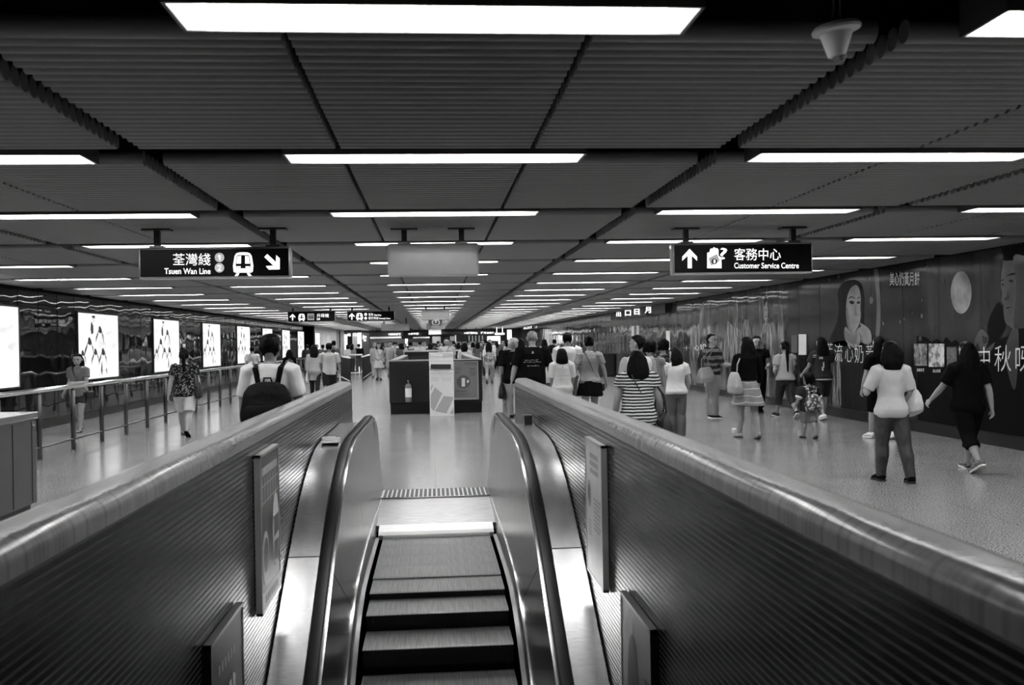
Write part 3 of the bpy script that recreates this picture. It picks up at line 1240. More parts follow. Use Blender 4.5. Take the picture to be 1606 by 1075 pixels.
PW = 2.82
first = None
for k in range(9):
    y = 16.75 + k * 5.98
    if k == 8:
        y = 16.75 + 8.35 * 5.98
    lab = f'{["first", "second", "third", "fourth", "fifth", "sixth", "seventh", "eighth", "farthest"][k]} glowing bird poster from the left edge of the view'
    if k == 0:
        lab = 'glowing white poster cut off by the left edge of the view'
    if k in (0, 8):
        lab = 'glowing white poster cut off by the left edge of the view' if k == 0 else 'farthest glowing white poster on the left, beyond the black pier'
    if first is None:
        t = thing('lightbox_poster', (XL, y, .92), lab, 'poster', 'lit posters on the left wall')
        mb = MB()
        z0, z1 = .90, 2.40
        for a, c in (((y, z0 - .03), (y + PW, z0)), ((y, z1), (y + PW, z1 + .03)), ((y - .03, z0 - .03), (y, z1 + .03)), ((y + PW, z0 - .03), (y + PW + .03, z1 + .03))):
            mb.box((XL, a[0], a[1]), (XL + .03, c[0], c[1]))
        mb.build('frame', M_ink, t)
        MB().box((XL, y, z0), (XL + .015, y + PW, z1)).build('lit_panel', M_box, t)
        polys = []
        birds(polys, lambda u, v: Vector((XL + .0155, y + PW * u, z0 + (z1 - z0) * v)))
        mb = MB()
        for p in polys:
            mb.prism(p, (.001, 0, 0))
        mb.build('picture', mat('bird_ink', .04, .5), t)
        mb = MB()
        for (u0, u1, v) in ((.72, .95, .7), (.74, .93, .65), (.7, .96, .6), (.76, .92, .55), (.72, .95, .35), (.75, .95, .3)):
            mb.box((XL + .0155, y + PW * u0, z0 + 1.5 * v), (XL + .0165, y + PW * u1, z0 + 1.5 * (v + .018)))
        mb.build('lettering', mat('faint_print', .55, .5, emit=.22), t)
        first = t
    else:
        t = dup(first, (XL, y, .92), lab)
        if k == 8:
            t.location.x = XL + .05

t = thing('handrail', (-5.69, 20, 0), 'steel handrail on many posts running along the left side', 'railing')
ys = [12.15 + 1.36 * k for k in range(28)]
mb = MB().tube([(-5.69, 11.6, 1.0), (-5.69, 49, 1.0)], .034, n=14)
mb.build('top_rail', M_chrome, t, smooth=True)
mb = MB().tube([(-5.69, 12.1, .17), (-5.69, 49, .17)], .017, n=10)
mb.build('lower_rail', M_dsteel, t, smooth=True)
p0 = None
for y in ys:
    if p0 is None:
        mb = MB().tube([(-5.69, y, 0), (-5.69, y, .93)], .036, n=14)
        p0 = mb.build('post', M_dsteel, t, smooth=True)
        mb = MB().tube([(-5.69, y, .92), (-5.69, y, .955)], .03, n=12)
        mb.box((-5.705, y - .03, .95), (-5.675, y + .03, .985))
        cap = mb.build('saddle', M_chrome, p0, world_coords=False)
        for v in cap.data.vertices:
            v.co -= Vector((-5.69, 20, 0))
    else:
        p = p0.copy()
        COL.objects.link(p)
        p.location = (0, y - ys[0], 0)
        q = cap.copy()
        COL.objects.link(q)
        q.parent = p

t = thing('fare_cabinet', (-4.35, 9.2, 0), 'waist-high grey steel cabinet at the left edge of the view', 'cabinet')
MB().box((-4.7, 7.6, .06), (-3.98, 10.33, .90), .012).build('body', mat('cabinet_grey', .07, .45, .3), t)
MB().box((-4.72, 7.58, .90), (-3.965, 10.345, .97), .01).build('worktop', M_steel, t)
MB().box((-4.66, 7.65, 0), (-4.03, 10.28, .06)).build('plinth', M_plinth, t)
mb = MB()
for yy in (8.9, 9.75, 10.2):
    mb.box((-3.982, yy, .08), (-3.974, yy + .012, .88))
mb.build('door_joint', M_ink, t)
MB().tube([(-3.985, 10.22, .83), (-3.965, 10.22, .83)], .014, n=10).build('lock', M_chrome, t)

# ================================================================== right wall advert
t = thing('wall_advert', (XR, 20, 0), 'huge dark moon cake advert with woman, full moon and man on the right wall', 'advert')
A = Sheet(lambda x, y: on_x(x, y, XR - .004), (1290, 390, 4.674), (-1, 0, 0))
B7 = Sheet(lambda x, y: on_x(x, y, XR - .004), (1040, 430, 5.118), (-1, 0, 0))
A.soft = B7.soft = True
M_adsky = mat('ad_sky', .03, .16, spec=.25, build=noisy(2.2, .012, .032, (1, 1, .25), .3, .7))
M_adwood = mat('ad_forest', .01, .14, spec=.25, build=noisy(4.5, .001, .035, (1, 1, .12), .45, .85))
M_adblack = mat('ad_black', .002, .5, spec=.05)
M_adskin = mat('ad_skin', .16, .2, build=noisy(2.5, .15, .24))
M_adskin2 = mat('ad_skin_shade', .135, .2)
M_adhair = mat('ad_hair', .004, .4, spec=.06, build=noisy(9, .002, .014, (1, 1, .1)))
M_admoon = mat('ad_moon', .25, .2, build=noisy(3.2, .13, .3, bstr=0))
M_adlight = mat('ad_light', .2, .2)
M_adtext = mat('ad_text', .6, .3)


def ywall(px):
    return on_x(px, 500, XR).y


def wallrect(px0, px1, z0, z1, lift, th=.0002):
    ya, yb = ywall(px0), ywall(px1)
    return MB().box((XR - lift - th, min(ya, yb), z0), (XR - lift, max(ya, yb), z1))


wallrect(1453, 1680, .19, CEIL, .0001).build('print_sky', M_adsky, t)
wallrect(1236, 1453, .19, CEIL, .0001).build('print_forest', M_adwood, t)
mb = MB()
mb.prism(A.poly([(690, 640), (760, 652), (800, 690), (835, 660), (880, 690), (905, 650), (945, 690), (975, 670), (1010, 700), (1100, 690), (1240, 700), (1500, 690), (1660, 700), (1660, 1600), (1240, 1420), (700, 1290)], .002), (-.0001, 0, 0))
mb.build('print_trees', M_adblack, t)
mb = MB()
A.disc(mb, 1017, 322, 76, 156, lift=.004, n=40)
mb.build('print_moon', M_admoon, t)
# the woman
mb = MB()
A.shape(mb, [(130, 275), (180, 240), (245, 232), (290, 280), (306, 400), (304, 560), (345, 620), (300, 720), (60, 700), (100, 560), (122, 440), (112, 340)], .004)
A.shape(mb, [(60, 700), (345, 690), (380, 900), (370, 1240), (150, 1180), (60, 1160), (75, 900)], .004)
hair = mb.build('portrait_woman', M_adhair, t)
mb = MB()
A.shape(mb, [(190, 325), (215, 282), (248, 268), (270, 300), (281, 365), (277, 430), (281, 487), (272, 545), (248, 598), (226, 632), (196, 605), (180, 540), (173, 450), (177, 385)], .006)
A.shape(mb, [(165, 575), (200, 610), (228, 634), (262, 595), (276, 690), (230, 730), (168, 670)], .0055)
A.shape(mb, [(275, 545), (330, 578), (356, 622), (357, 690), (300, 695), (258, 600), (282, 572)], .007)
mb.build('face', M_adskin, hair)
mb = MB()
A.shape(mb, [(172, 450), (186, 440), (200, 560), (226, 632), (196, 605), (180, 540)], .008)
A.shape(mb, [(247, 398), (232, 480), (246, 494), (262, 486), (250, 470)], .008)
A.shape(mb, [(165, 600), (226, 640), (256, 610), (240, 700), (170, 670)], .0062)
A.shape(mb, [(262, 600), (290, 640), (300, 695), (285, 690)], .0085)
mb.build('face_shade', M_adskin2, hair)
mb = MB()
A.shape(mb, [(196, 392), (212, 383), (232, 391), (230, 404), (212, 408)], .009)
A.shape(mb, [(252, 394), (264, 386), (277, 393), (272, 404), (256, 405)], .009)
A.shape(mb, [(193, 364), (213, 350), (238, 364), (238, 370), (213, 358), (195, 370)], .009)
A.shape(mb, [(256, 362), (272, 354), (274, 360), (258, 369)], .009)
mb.build('features', M_adblack, hair)
mb = MB()
A.shape(mb, [(214, 538), (228, 530), (238, 532), (248, 529), (262, 537), (250, 549), (236, 552), (224, 547)], .009)
mb.build('lips', mat('ad_lips', .05, .3), hair)
M_adspot = mat('ad_dim_light', .08, .2)
for pts in ([(78, 860), (120, 840), (135, 1175), (72, 1160)], [(375, 150), (405, 140), (425, 400), (420, 620), (390, 660), (398, 400)]):
    mb = MB()
    A.shape(mb, pts, .0045)
    mb.build('print_light', M_adspot, t)
for x, y, r in ((447, 550, 8), (358, 380, 14), (570, 540, 8), (728, 495, 9), (716, 660, 10), (730, 380, 6), (50, 235, 10), (120, 205, 12), (325, 215, 9), (565, 400, 6), (600, 520, 7), (660, 470, 5)):
    mb = MB()
    A.disc(mb, x, y, r, r * 1.9, lift=.0045, n=10)
    mb.build('print_light', M_adspot, t)
# the man
mb = MB()
A.shape(mb, [(1215, 690), (1212, 560), (1250, 450), (1300, 395), (1345, 560), (1262, 700)], .0045)
A.shape(mb, [(1228, 1400), (1222, 860), (1262, 690), (1340, 650), (1480, 575), (1660, 560), (1660, 1580)], .005)
A.shape(mb, [(1325, 70), (1320, -20), (1400, -60), (1560, -90), (1620, 60), (1600, 260), (1480, 100), (1345, 90)], .008)
man = mb.build('portrait_man', M_adblack, t)
mb = MB()
A.shape(mb, [(1332, 75), (1400, 50), (1500, 60), (1580, 140), (1560, 520), (1420, 590), (1372, 570), (1340, 540), (1327, 455), (1330, 420), (1312, 385), (1318, 330), (1308, 280), (1312, 190), (1322, 120)], .007)
A.shape(mb, [(1108, 745), (1118, 665), (1165, 592), (1216, 640), (1212, 690), (1180, 770), (1120, 810)], .007)
A.shape(mb, [(1200, 740), (1264, 684), (1255, 720), (1210, 790)], .0075)
mb.build('face', mat('ad_skin_dim', .07, .2, build=noisy(2.5, .045, .09)), man)
mb = MB()
A.shape(mb, [(1400, 60), (1500, 65), (1580, 140), (1560, 520), (1420, 585), (1405, 480), (1420, 300)], .009)
A.shape(mb, [(1355, 300), (1372, 370), (1340, 378), (1330, 368), (1350, 350)], .009)
A.shape(mb, [(1110, 740), (1140, 690), (1165, 760), (1120, 805)], .009)
A.shape(mb, [(1170, 640), (1212, 650), (1205, 690), (1180, 700)], .009)
mb.build('face_shade', mat('ad_skin_dark', .02, .2), man)
mb = MB()
A.shape(mb, [(1362, 238), (1385, 226), (1404, 240), (1388, 250)], .0105)
A.shape(mb, [(1312, 262), (1326, 254), (1332, 268), (1316, 272)], .0105)
A.shape(mb, [(1348, 205), (1380, 182), (1412, 180), (1412, 192), (1380, 196)], .0105)
A.shape(mb, [(1310, 232), (1330, 222), (1330, 232), (1312, 240)], .0105)
A.shape(mb, [(1334, 442), (1360, 428), (1388, 428), (1360, 440)], .0105)
mb.build('features', M_adblack, man)
mb = MB()
A.shape(mb, [(1408, 575), (1440, 640), (1420, 1000), (1385, 1000), (1340, 800), (1350, 690)], .009)
mb.build('collar', mat('ad_collar', .03, .3), man)
# product pictures
M_pic = mat('ad_product', .2, .3, build=noisy(9, .01, .3, (1, 1, 1), .4, .6))
for k, (x0, y0, x1, y1) in enumerate(((670, 698, 767, 860), (779, 698, 893, 868), (911, 722, 985, 868))):
    mb = MB()
    A.rect(mb, x0, y0, x1, y1, .006)
    p = mb.build('product_picture', (M_pic, mat('ad_product_pale', .4, .3, build=noisy(7, .12, .6, p0=.42, p1=.55)), mat('ad_product_dim', .08, .3, build=noisy(11, .02, .16)))[k], t)
    mb = MB()
    for i in range(4):
        cx, cy = x0 + (x1 - x0) * (.3 + .4 * (i % 2)), y0 + (y1 - y0) * (.28 + .42 * (i // 2))
        A.disc(mb, cx, cy, 15, 22, lift=.008, n=14)
    mb.build('cake', (M_adlight, mat('ad_yolk', .5, .3), M_adskin2)[k], p)
A.text('奶黃月餅', 692, 880, 746, 903, M_adtext, t, bold=.02)
A.text('流心奶黃', 808, 886, 866, 910, M_adtext, t, bold=.02)
A.text('美心奶黃月餅', 492, 172, 712, 275, M_adtext, t, bold=.015)
for ch, x0, x1, y0, y1 in (('芒', 30, 76, 692, 778), ('流', 88, 147, 698, 830), ('心', 165, 226, 700, 832), ('奶', 236, 300, 702, 840), ('黃', 318, 372, 706, 840), ('美', 436, 496, 710, 842), ('心', 520, 588, 706, 848), ('中', 1142, 1228, 722, 886), ('秋', 1262, 1384, 712, 902), ('呀', 1416, 1530, 720, 920)):
    A.text(ch, x0, y0, x1, y1, M_adtext, t, bold=-.008, lift=.014)
mb = MB()
for i in range(16):
    A.rect(mb, 868 + i * 14, 1360 + i * 3.4, 878 + i * 14, 1378 + i * 3.4, .006)
mb.build('small_print', M_adlight, t)
# the shining far part of the advert
M_far = mat('ad_far_light', .12, .2, build=noisy(9, .03, .22, (1, 1, .18), .4, .6))
for pts in (
        [(812, 180), (826, 195), (846, 300), (836, 370), (818, 385), (806, 330), (806, 240)],
        [(795, 430), (838, 385), (872, 450), (890, 600), (893, 720), (880, 740), (858, 640), (848, 520), (820, 470), (790, 560), (775, 800), (773, 600)],
        [(215, 540), (240, 450), (285, 400), (300, 290), (322, 230), (330, 330), (300, 520), (290, 640), (258, 760), (270, 880), (236, 870), (218, 700)],
        [(520, 380), (560, 420), (630, 470), (620, 700), (560, 740), (450, 700), (460, 560), (505, 500)],
        [(655, 370), (690, 390), (720, 520), (712, 570), (690, 500), (660, 540), (640, 470)],
        [(1378, 630), (1425, 640), (1428, 1050), (1360, 1030)],
):
    mb = MB()
    B7.shape(mb, pts, .005)
    mb.build('print_figure', M_far, t)
mb = MB()
B7.shape(mb, [(810, 240), (826, 220), (842, 290), (833, 365), (818, 376), (808, 320)], .007)
mb.build('far_face', M_adskin, t)
mb = MB()
B7.rect(mb, 812, 285, 822, 291, .009)
B7.rect(mb, 828, 285, 838, 291, .009)
B7.rect(mb, 818, 338, 832, 345, .009)
B7.shape(mb, [(806, 240), (818, 195), (834, 200), (826, 225), (812, 262)], .008)
mb.build('features', M_adblack, t)
for ch, x0, x1, y0, y1 in (('十', 168, 210, 575, 615), ('心', 250, 290, 570, 612), ('奶', 295, 350, 560, 612)):
    B7.text(ch, x0, y0, x1, y1, M_adtext, t, bold=-.005, lift=.008)
mb = MB()
B7.rect(mb, 1032, 488, 1080, 632, .004, .06)
tag(mb.build('notice', M_grey3), 'dark framed notice beside the pale one on the right wall', 'notice')
mb = MB()
B7.rect(mb, 1090, 484, 1152, 650, .004, .06)
tag(mb.build('notice', mat('notice_pale', .6, .4)), 'pale framed notice on the right wall beside the long-haired woman in shorts', 'notice')
C8 = Sheet(lambda x, y: on_x(x, y, XR - .004), (820, 460, 6.692), (-1, 0, 0))
for k, (x0, x1) in enumerate(((1145, 1172), (1196, 1222))):
    mb = MB()
    C8.rect(mb, x0, 345 - k * 3, x1, 450, .004, .01)
    tag(mb.build('notice', MATS['notice_pale']), f'narrow white notice on the right wall above the white vest, {("farther", "nearer")[k]} of a pair', 'notice')
mb = MB()
C8.rect(mb, 1508, 396, 1548, 596, .004, .01)
tag(mb.build('notice', MATS['notice_pale']), 'tall white notice on the right wall above the dotted sleeveless top', 'notice')


def wallsign(label, x0, y0, x1, y1, chars):
    # a black box sign along the head of the wall
    a, c = C8.pt(x0, y0), C8.pt(x1, y1)
    t = thing('wall_sign', ((XR, (a.y + c.y) / 2, c.z)), label, 'sign')
    MB().box((XR - .2, min(a.y, c.y), min(a.z, c.z)), (XR, max(a.y, c.y), CEIL - .02)).build('housing', M_ink, t)
    sg = Sheet(lambda x, y: on_x(x, y, XR - .202), (820, 460, 6.692), (-1, 0, 0))
    for ch, u0, v0, u1, v1 in chars:
        sg.text(ch, u0, v0, u1, v1, M_signlit, t, bold=.03)


wallsign('black wall sign with four lit characters high on the right wall', 970, 250, 1350, 232, (('出', 980, 196, 1032, 246), ('口', 1072, 180, 1136, 238), ('日', 1168, 166, 1226, 226), ('月', 1280, 146, 1346, 212)))
wallsign('unlit black box sign high on the right wall, left of the Customer Service Centre sign', 1395, 215, 1555, 205, ())
wallsign('far small wall sign with lit characters above the bald man', 5, 385, 95, 370, (('出', 8, 352, 28, 380), ('口', 32, 350, 50, 377), ('日', 54, 348, 70, 374), ('月', 75, 346, 93, 372)))
t = thing('litter_bin', (XR - .4, on_x(950, 590, XR - .4).y, 0), 'dark bin with pale stripe against the right wall beyond the striped woman', 'bin')
yb = t.location.y
MB().box((XR - .75, yb - .4, .03), (XR - .05, yb + .4, 1.0), .03).build('body', M_ink, t)
MB().box((XR - .76, yb - .1, .1), (XR - .74, yb + .4, .95)).build('panel', M_paper, t)
MB().box((XR - .72, yb - .36, 0), (XR - .08, yb + .36, .03)).build('plinth', M_plinth, t)

# ================================================================== tiled island of the next escalator
KY = 22.55
t = thing('tiled_island', (.05, KY, 0), 'dark mosaic tiled enclosure of the next escalator in mid hall', 'enclosure')
KX0, KX1 = -1.0, 1.1


def uvbox(name, a, c, m, parent, bev=.0):
    mb = MB().box(a, c, bev)
    o = mb.build(name, m, parent)
    me = o.data
    uv = me.uv_layers.new(name='UVMap')
    for p in me.polygons:
        n = p.normal
        for li in p.loop_indices:
            v = me.vertices[me.loops[li].vertex_index].co
            uv.data[li].uv = (v.y, v.z) if abs(n.x) > .7 else (v.x, v.z) if abs(n.y) > .7 else (v.x, v.y)
    return o


uvbox('front_wall', (KX0, KY, .23), (KX1, KY + .17, 1.2), M_mosaic2, t, .04)
uvbox('side_wall', (KX0, KY + .1, .23), (KX0 + .17, KY + 10.6, 1.2), M_mosaic2, t, .04)
uvbox('side_wall', (KX1 - .17, KY + .1, .23), (KX1, KY + 10.6, 1.2), M_mosaic2, t, .04)
mb = MB()
mb.box((KX0 + .02, KY + .02, 0), (KX1 - .02, KY + .15, .24))
mb.box((KX0 + .02, KY + .1, 0), (KX0 + .15, KY + 10.6, .24))
mb.box((KX1 - .15, KY + .1, 0), (KX1 - .02, KY + 10.6, .24))
mb.build('plinth', M_plinth, t)
mb = MB()
for a, c in (((KX0 + .01, KY + .01), (KX1 - .01, KY + .16)), ((KX0 + .01, KY + .1), (KX0 + .16, KY + 10.6)), ((KX1 - .16, KY + .1), (KX1 - .01, KY + 10.6))):
    mb.box((a[0], a[1], 1.19), (c[0], c[1], 1.215))
mb.build('coping', mat('coping_pale', .45, .3), t)
t2 = thing('tiled_island', (.05, 40, 0), 'farther tiled enclosure with pale coping, seen above the coping of the nearer one', 'enclosure')
uvbox('front_wall', (-1.15, 40, 0), (1.3, 40.2, 1.26), M_mosaic2, t2, .03)
MB().box((-1.2, 39.97, 1.25), (1.35, 40.25, 1.31)).build('coping', MATS['coping_pale'], t2)
uvbox('side_wall', (-1.15, 40.1, 0), (-.98, 43.4, 1.2), M_mosaic2, t2)
uvbox('side_wall', (1.13, 40.1, 0), (1.3, 43.4, 1.2), M_mosaic2, t2)

K = Sheet(lambda x, y: on_y(x, y, KY), (600, 500, 6.323), (0, -1, 0))
# fire extinguisher
p = K.pt(258, 740)
t = thing('fire_extinguisher', (p.x, KY - .1, .2), 'fire extinguisher hung on the front of the dark tiled island', 'fire extinguisher')
px = p.x
mb = MB()
ez0, ez1 = K.pt(258, 826).z, K.pt(258, 640).z
mb.loft([[(px + r * cos(2 * pi * k / 20), KY - .11 + r * sin(2 * pi * k / 20), ez0 + (ez1 - ez0) * u) for k in range(20)] for u, r in ((0, .066), (.02, .075), (.86, .075), (.93, .06), (.98, .03), (1, .02))])
sharp(mb.build('cylinder', mat('extinguisher_body', .16, .25), t), 40)
mb = MB()
mb.loft([[(px + .0765 * cos(-pi / 2 + a), KY - .11 + .0765 * sin(-pi / 2 + a), ez0 + (ez1 - ez0) * u) for a in [(-1.2 + .2 * i) for i in range(13)]] for u in (.27, .74)], cap=False, closed=False)
mb.build('label_band', M_paper, t, smooth=True)
mb = MB()
mb.tube([(px, KY - .11, ez1 - .01), (px, KY - .11, ez1 + .05)], .018, n=10)
mb.box((px - .014, KY - .19, ez1 + .03), (px + .014, KY - .07, ez1 + .05))
mb.box((px - .012, KY - .18, ez1 + .06), (px + .012, KY - .07, ez1 + .075))
mb.build('valve', M_chrome, t)
MB().tube([(px + .02, KY - .11, ez1 + .03), (px + .09, KY - .12, ez1 - .03), (px + .1, KY - .13, ez0 + .25), (px + .088, KY - .14, ez0 + .12)], .01, n=8).build('hose', M_rubber, t)
MB().box((px - .1, KY - .09, ez0 + .12), (px + .08, KY + .002, ez0 + .14)).build('bracket', M_chrome, t)

# white information machine
KM = 21.62
Q = Sheet(lambda x, y: on_y(x, y, KM), (600, 500, 6.323), (0, -1, 0))
pa, pb = Q.pt(470, 968), Q.pt(705, 335)
t = thing('information_machine', ((pa.x + pb.x) / 2, KM + .2, 0), 'tall white self-service machine with dark slot standing before the tiled island', 'machine')
x0, x1, zt = pa.x, pb.x - .01, pb.z
mb = MB()
pr = [(KM, 0), (KM, 1.0), (KM - .02, 1.02), (KM - .02, 1.1), (KM + .05, 1.13), (KM + .05, 1.3), (KM + .07, zt), (KM + .5, zt), (KM + .5, 0)]
mb.loft([[(x, y, z) for y, z in pr] for x in (x0, x1)])
mb.build('body', mat('machine_white', .62, .4), t)
mb = MB()
Q.rect(mb, 478, 452, 678, 500, .028, .004)
mb.build('slot', M_ink, t)
mb = MB().box((x0 + .01, KM + .043, zt - .105), (x1 - .01, KM + .055, zt - .012))
mb.build('header_panel', M_grey1, t)
Q2 = Sheet(lambda x, y: on_y(x, y, KM + .042), (600, 500, 6.323), (0, -1, 0))
mb = MB()
for i in range(7):
    Q2.rect(mb, 482 + i * 17, 350, 494 + i * 17, 376)
for i in range(4):
    Q2.rect(mb, 486 + i * 26, 382, 506 + i * 26, 387)
mb.build('lettering', M_paper, t)
mb = MB()
for r in ((474, 418, 690, 424), (474, 538, 698, 546)):
    Q.rect(mb, *r, lift=.022, t=.004)
mb.build('ledge', M_grey1, t)
mb = MB()
for i in range(12):
    Q.rect(mb, 505 + i * 14, 512, 514 + i * 14, 526, .022)
for i in range(4):
    Q.rect(mb, 480 + (i % 2) * 4, 582 + i * 11, 560, 586 + i * 11, .002)
    Q.rect(mb, 590, 582 + i * 11, 688 - (i % 2) * 14, 586 + i * 11, .002)
Q.disc(mb, 578, 572, 4, 6, n=8)
mb.build('lettering', M_grey1, t)
mb = MB()
Q.shape(mb, [(478, 760), (520, 682), (592, 742), (508, 918), (478, 880)])
Q.shape(mb, [(520, 918), (606, 768), (700, 778), (700, 800), (632, 942)])
Q.shape(mb, [(476, 690), (492, 650), (500, 668), (478, 715)])
Q.shape(mb, [(668, 945), (700, 880), (702, 945)])
mb.build('picture', mat('machine_print', .34, .5), t)
# framed notice on the island
p0, p1 = K.pt(704, 806), K.pt(948, 420)
t = thing('framed_notice', ((p0.x + p1.x) / 2, KY, p0.z), 'grey framed notice with a round picture on the tiled island', 'notice')
MB().box((p0.x, KY - .03, p0.z), (p1.x, KY - .001, p1.z)).build('frame', mat('frame_alu', .4, .4, .6), t)
K2 = Sheet(lambda x, y: on_y(x, y, KY - .03), (600, 500, 6.323), (0, -1, 0))
mb = MB()
K2.rect(mb, 712, 428, 940, 786, .001)
mb.build('print', mat('notice_grey', .2, .35), t)
mb = MB()
K2.disc(mb, 803, 628, 68, 66, .003)
mb.build('picture', mat('notice_disc', .1, .4), t)
mb = MB()
K2.shape(mb, [(784, 590), (818, 590), (818, 674), (784, 674)], .005)
K2.shape(mb, [(836, 612), (856, 606), (856, 632), (838, 640)], .005)
mb.build('machine_picture', M_paper, t)
mb = MB()
for (x0, y0, x1, y1) in ((815, 434, 935, 440), (815, 448, 935, 455), (864, 494, 918, 506), (718, 532, 764, 541), (722, 714, 840, 724), (720, 738, 860, 742), (760, 752, 880, 756)):
    n = max(3, int((x1 - x0) / 12))
    for i in range(n):
        w = (x1 - x0) / n
        K2.rect(mb, x0 + i * w, y0, x0 + i * w + w * .75, y1, .003)
for i in range(6):
    K2.rect(mb, 862, 520 + i * 9, 930 - (i % 3) * 8, 523 + i * 9, .003)
    K2.rect(mb, 716, 480 + i * 7, 790 - (i % 3) * 8, 482 + i * 7, .003)
mb.build('lettering', mat('notice_ink', .07, .5), t)

# ================================================================== far end of the hall
FE = Sheet(lambda x, y: on_y(x, y, 82), (440, 470, 8.03), (0, -1, 0))
FR = Sheet(lambda x, y: on_y(x, y, 82), (640, 470, 8.03), (0, -1, 0))
b = MB().box((XL - .2, 64.1, 0), (XL, Y1, CEIL + .45))
struct(b.build('wall_left', mat('pale_wall', .55, .4)), 'pale wall beyond the black pier on the left')


def slab(sheet, r, name, label, cat, m, th=.35, to_floor=False, group=None):
    a, c = sheet.pt(r[0], r[3]), sheet.pt(r[2], r[1])
    mb = MB().box((a.x, a.y, 0 if to_floor else a.z), (c.x, a.y + th, c.z), .02)
    if not to_floor and a.z > 1.9 and name != 'shop_canopy':
        for k in (.2, .8):
            xx = a.x + (c.x - a.x) * k
            mb.box((xx - .03, a.y + th * .4, c.z - .02), (xx + .03, a.y + th * .6, CEIL - .001))
    o = mb.build(name, m)
    return tag(o, label, cat, group)


M_glowbox = mat('far_lit_panel', .8, .5, emit=.55)
M_dim = mat('far_dim_panel', .3, .4)
slab(FE, (655, 355, 735, 720), 'column', 'polished pale column at the far end beyond the left wall, thicker of two', 'column', mat('polished_column', .45, .15, .4), 1.2, True)
slab(FE, (770, 372, 800, 720), 'column', 'polished pale column at the far end beyond the left wall, thinner of two', 'column', MATS['polished_column'], .5, True)
FS = 'shop fittings at the far end'
slab(FE, (806, 440, 835, 580), 'lit_panel', 'white lit shop panel right of the thinner pale column', 'shop panel', M_glowbox, to_floor=True, group=FS)
slab(FE, (905, 425, 955, 560), 'lit_panel', 'grey-white lit shop panel behind the far left railing', 'shop panel', M_dim, to_floor=True, group=FS)
slab(FE, (968, 420, 1015, 580), 'lit_panel', 'brightest white lit shop panel behind the far left railing', 'shop panel', M_glowbox, to_floor=True, group=FS)
o = slab(FE, (806, 385, 1018, 420), 'shop_fascia', 'black fascia with lit characters over the far left shop', 'sign', M_ink)
FE3 = Sheet(lambda x, y: on_y(x, y, 81.98), (440, 470, 8.03), (0, -1, 0))
for ch, u in (('出', 842), ('口', 915)):
    FE3.text(ch, u, 424, u + 40, 462, M_signlit, o, bold=.03)
o = slab(FE, (1028, 420, 1118, 610), 'shop_cabinet', 'tall dark cabinet with small lit notices at the far end on the left', 'cabinet', M_grey3, .6, True)
mb = MB()
FE3.rect(mb, 1035, 452, 1050, 500)
FE3.rect(mb, 1056, 460, 1080, 486)
FE3.rect(mb, 1050, 500, 1076, 526)
mb.build('notice', M_signlit, o)
o = slab(FE, (1130, 405, 1540, 465), 'shop_fascia', 'long black fascia with lit arrow and characters at the far end', 'sign', M_ink)
FE3.text('↑出口升降機', 1355, 424, 1515, 452, M_signlit, o, bold=.03)
slab(FE, (1125, 466, 1520, 496), 'shop_canopy', 'pale canopy under the long black fascia at the far end', 'canopy', mat('canopy_pale', .7, .4), .8)
slab(FE, (1130, 497, 1560, 720), 'shop_unit', 'dark shop front under the pale canopy at the far end', 'shop', M_grey3, .5, True)
slab(FE, (1570, 495, 1600, 560), 'lit_panel', 'small white lit panel right of the far shop front', 'shop panel', M_glowbox, to_floor=True, group=FS)
o = slab(FR, (0, 408, 168, 458), 'shop_fascia', 'black fascia with lit characters left of the pale hanging box', 'sign', M_ink)
FR3 = Sheet(lambda x, y: on_y(x, y, 81.98), (640, 470, 8.03), (0, -1, 0))
FR3.text('→●中環', 0, 418, 135, 446, M_signlit, o, bold=.03)
slab(FR, (60, 470, 270, 490), 'shop_canopy', 'short pale canopy behind the man with the shoulder strap', 'canopy', MATS['canopy_pale'], .8)
slab(FR, (0, 492, 265, 700), 'shop_unit', 'dark shop front under the short pale canopy', 'shop', mat('front_dark', .03, .3), .5, True)
slab(FR, (258, 378, 418, 442), 'hanging_box', 'pale hanging sign box over the crowd on the centre line', 'sign', mat('pale_box', .75, .4, emit=.08), .3)
o = slab(FR, (422, 400, 672, 440), 'shop_fascia', 'unlit black fascia right of the pale hanging box', 'sign', M_ink)
o = slab(FR, (690, 400, 900, 445), 'shop_fascia', 'black overhead fascia with left arrow and lit characters', 'sign', M_ink)
FR3.text('←▣客務中心', 706, 408, 876, 436, M_signlit, o, bold=.03)
o = slab(FR, (905, 400, 1090, 440), 'shop_fascia', 'black overhead fascia with lit characters and upward arrow', 'sign', M_ink)
FR3.text('往月台▣↑', 916, 406, 1080, 434, M_signlit, o, bold=.03)
slab(FR, (1095, 420, 1215, 444), 'lit_panel', 'thin lit shop sign near the white far column', 'shop panel', M_glowbox, group=FS)
slab(FR, (1000, 462, 1160, 560), 'lit_panel', 'widest white lit shop window over the crowd', 'shop panel', M_glowbox, to_floor=True, group=FS)
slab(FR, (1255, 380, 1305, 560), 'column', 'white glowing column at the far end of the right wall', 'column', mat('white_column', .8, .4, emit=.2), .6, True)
slab(FR, (590, 450, 605, 560), 'column', 'narrow white post at the far end over the crowd', 'column', MATS['canopy_pale'], .4, True)
slab(FR, (530, 465, 582, 560), 'lit_panel', 'pale shop poster left of the narrow white post', 'shop panel', M_dim, to_floor=True, group=FS)
slab(FR, (305, 465, 410, 560), 'lit_panel', 'pale grey shop panel behind the man with the shoulder strap', 'shop panel', M_dim, to_floor=True, group=FS)
for k in range(5):
    slab(FR, (765 + k * 42, 455, 775 + k * 42, 590), 'shop_post', f'thin pale shop front post over the crowd, {ordinal(k)} from the left of five', 'post', M_dim, .2, True, 'shop front posts')

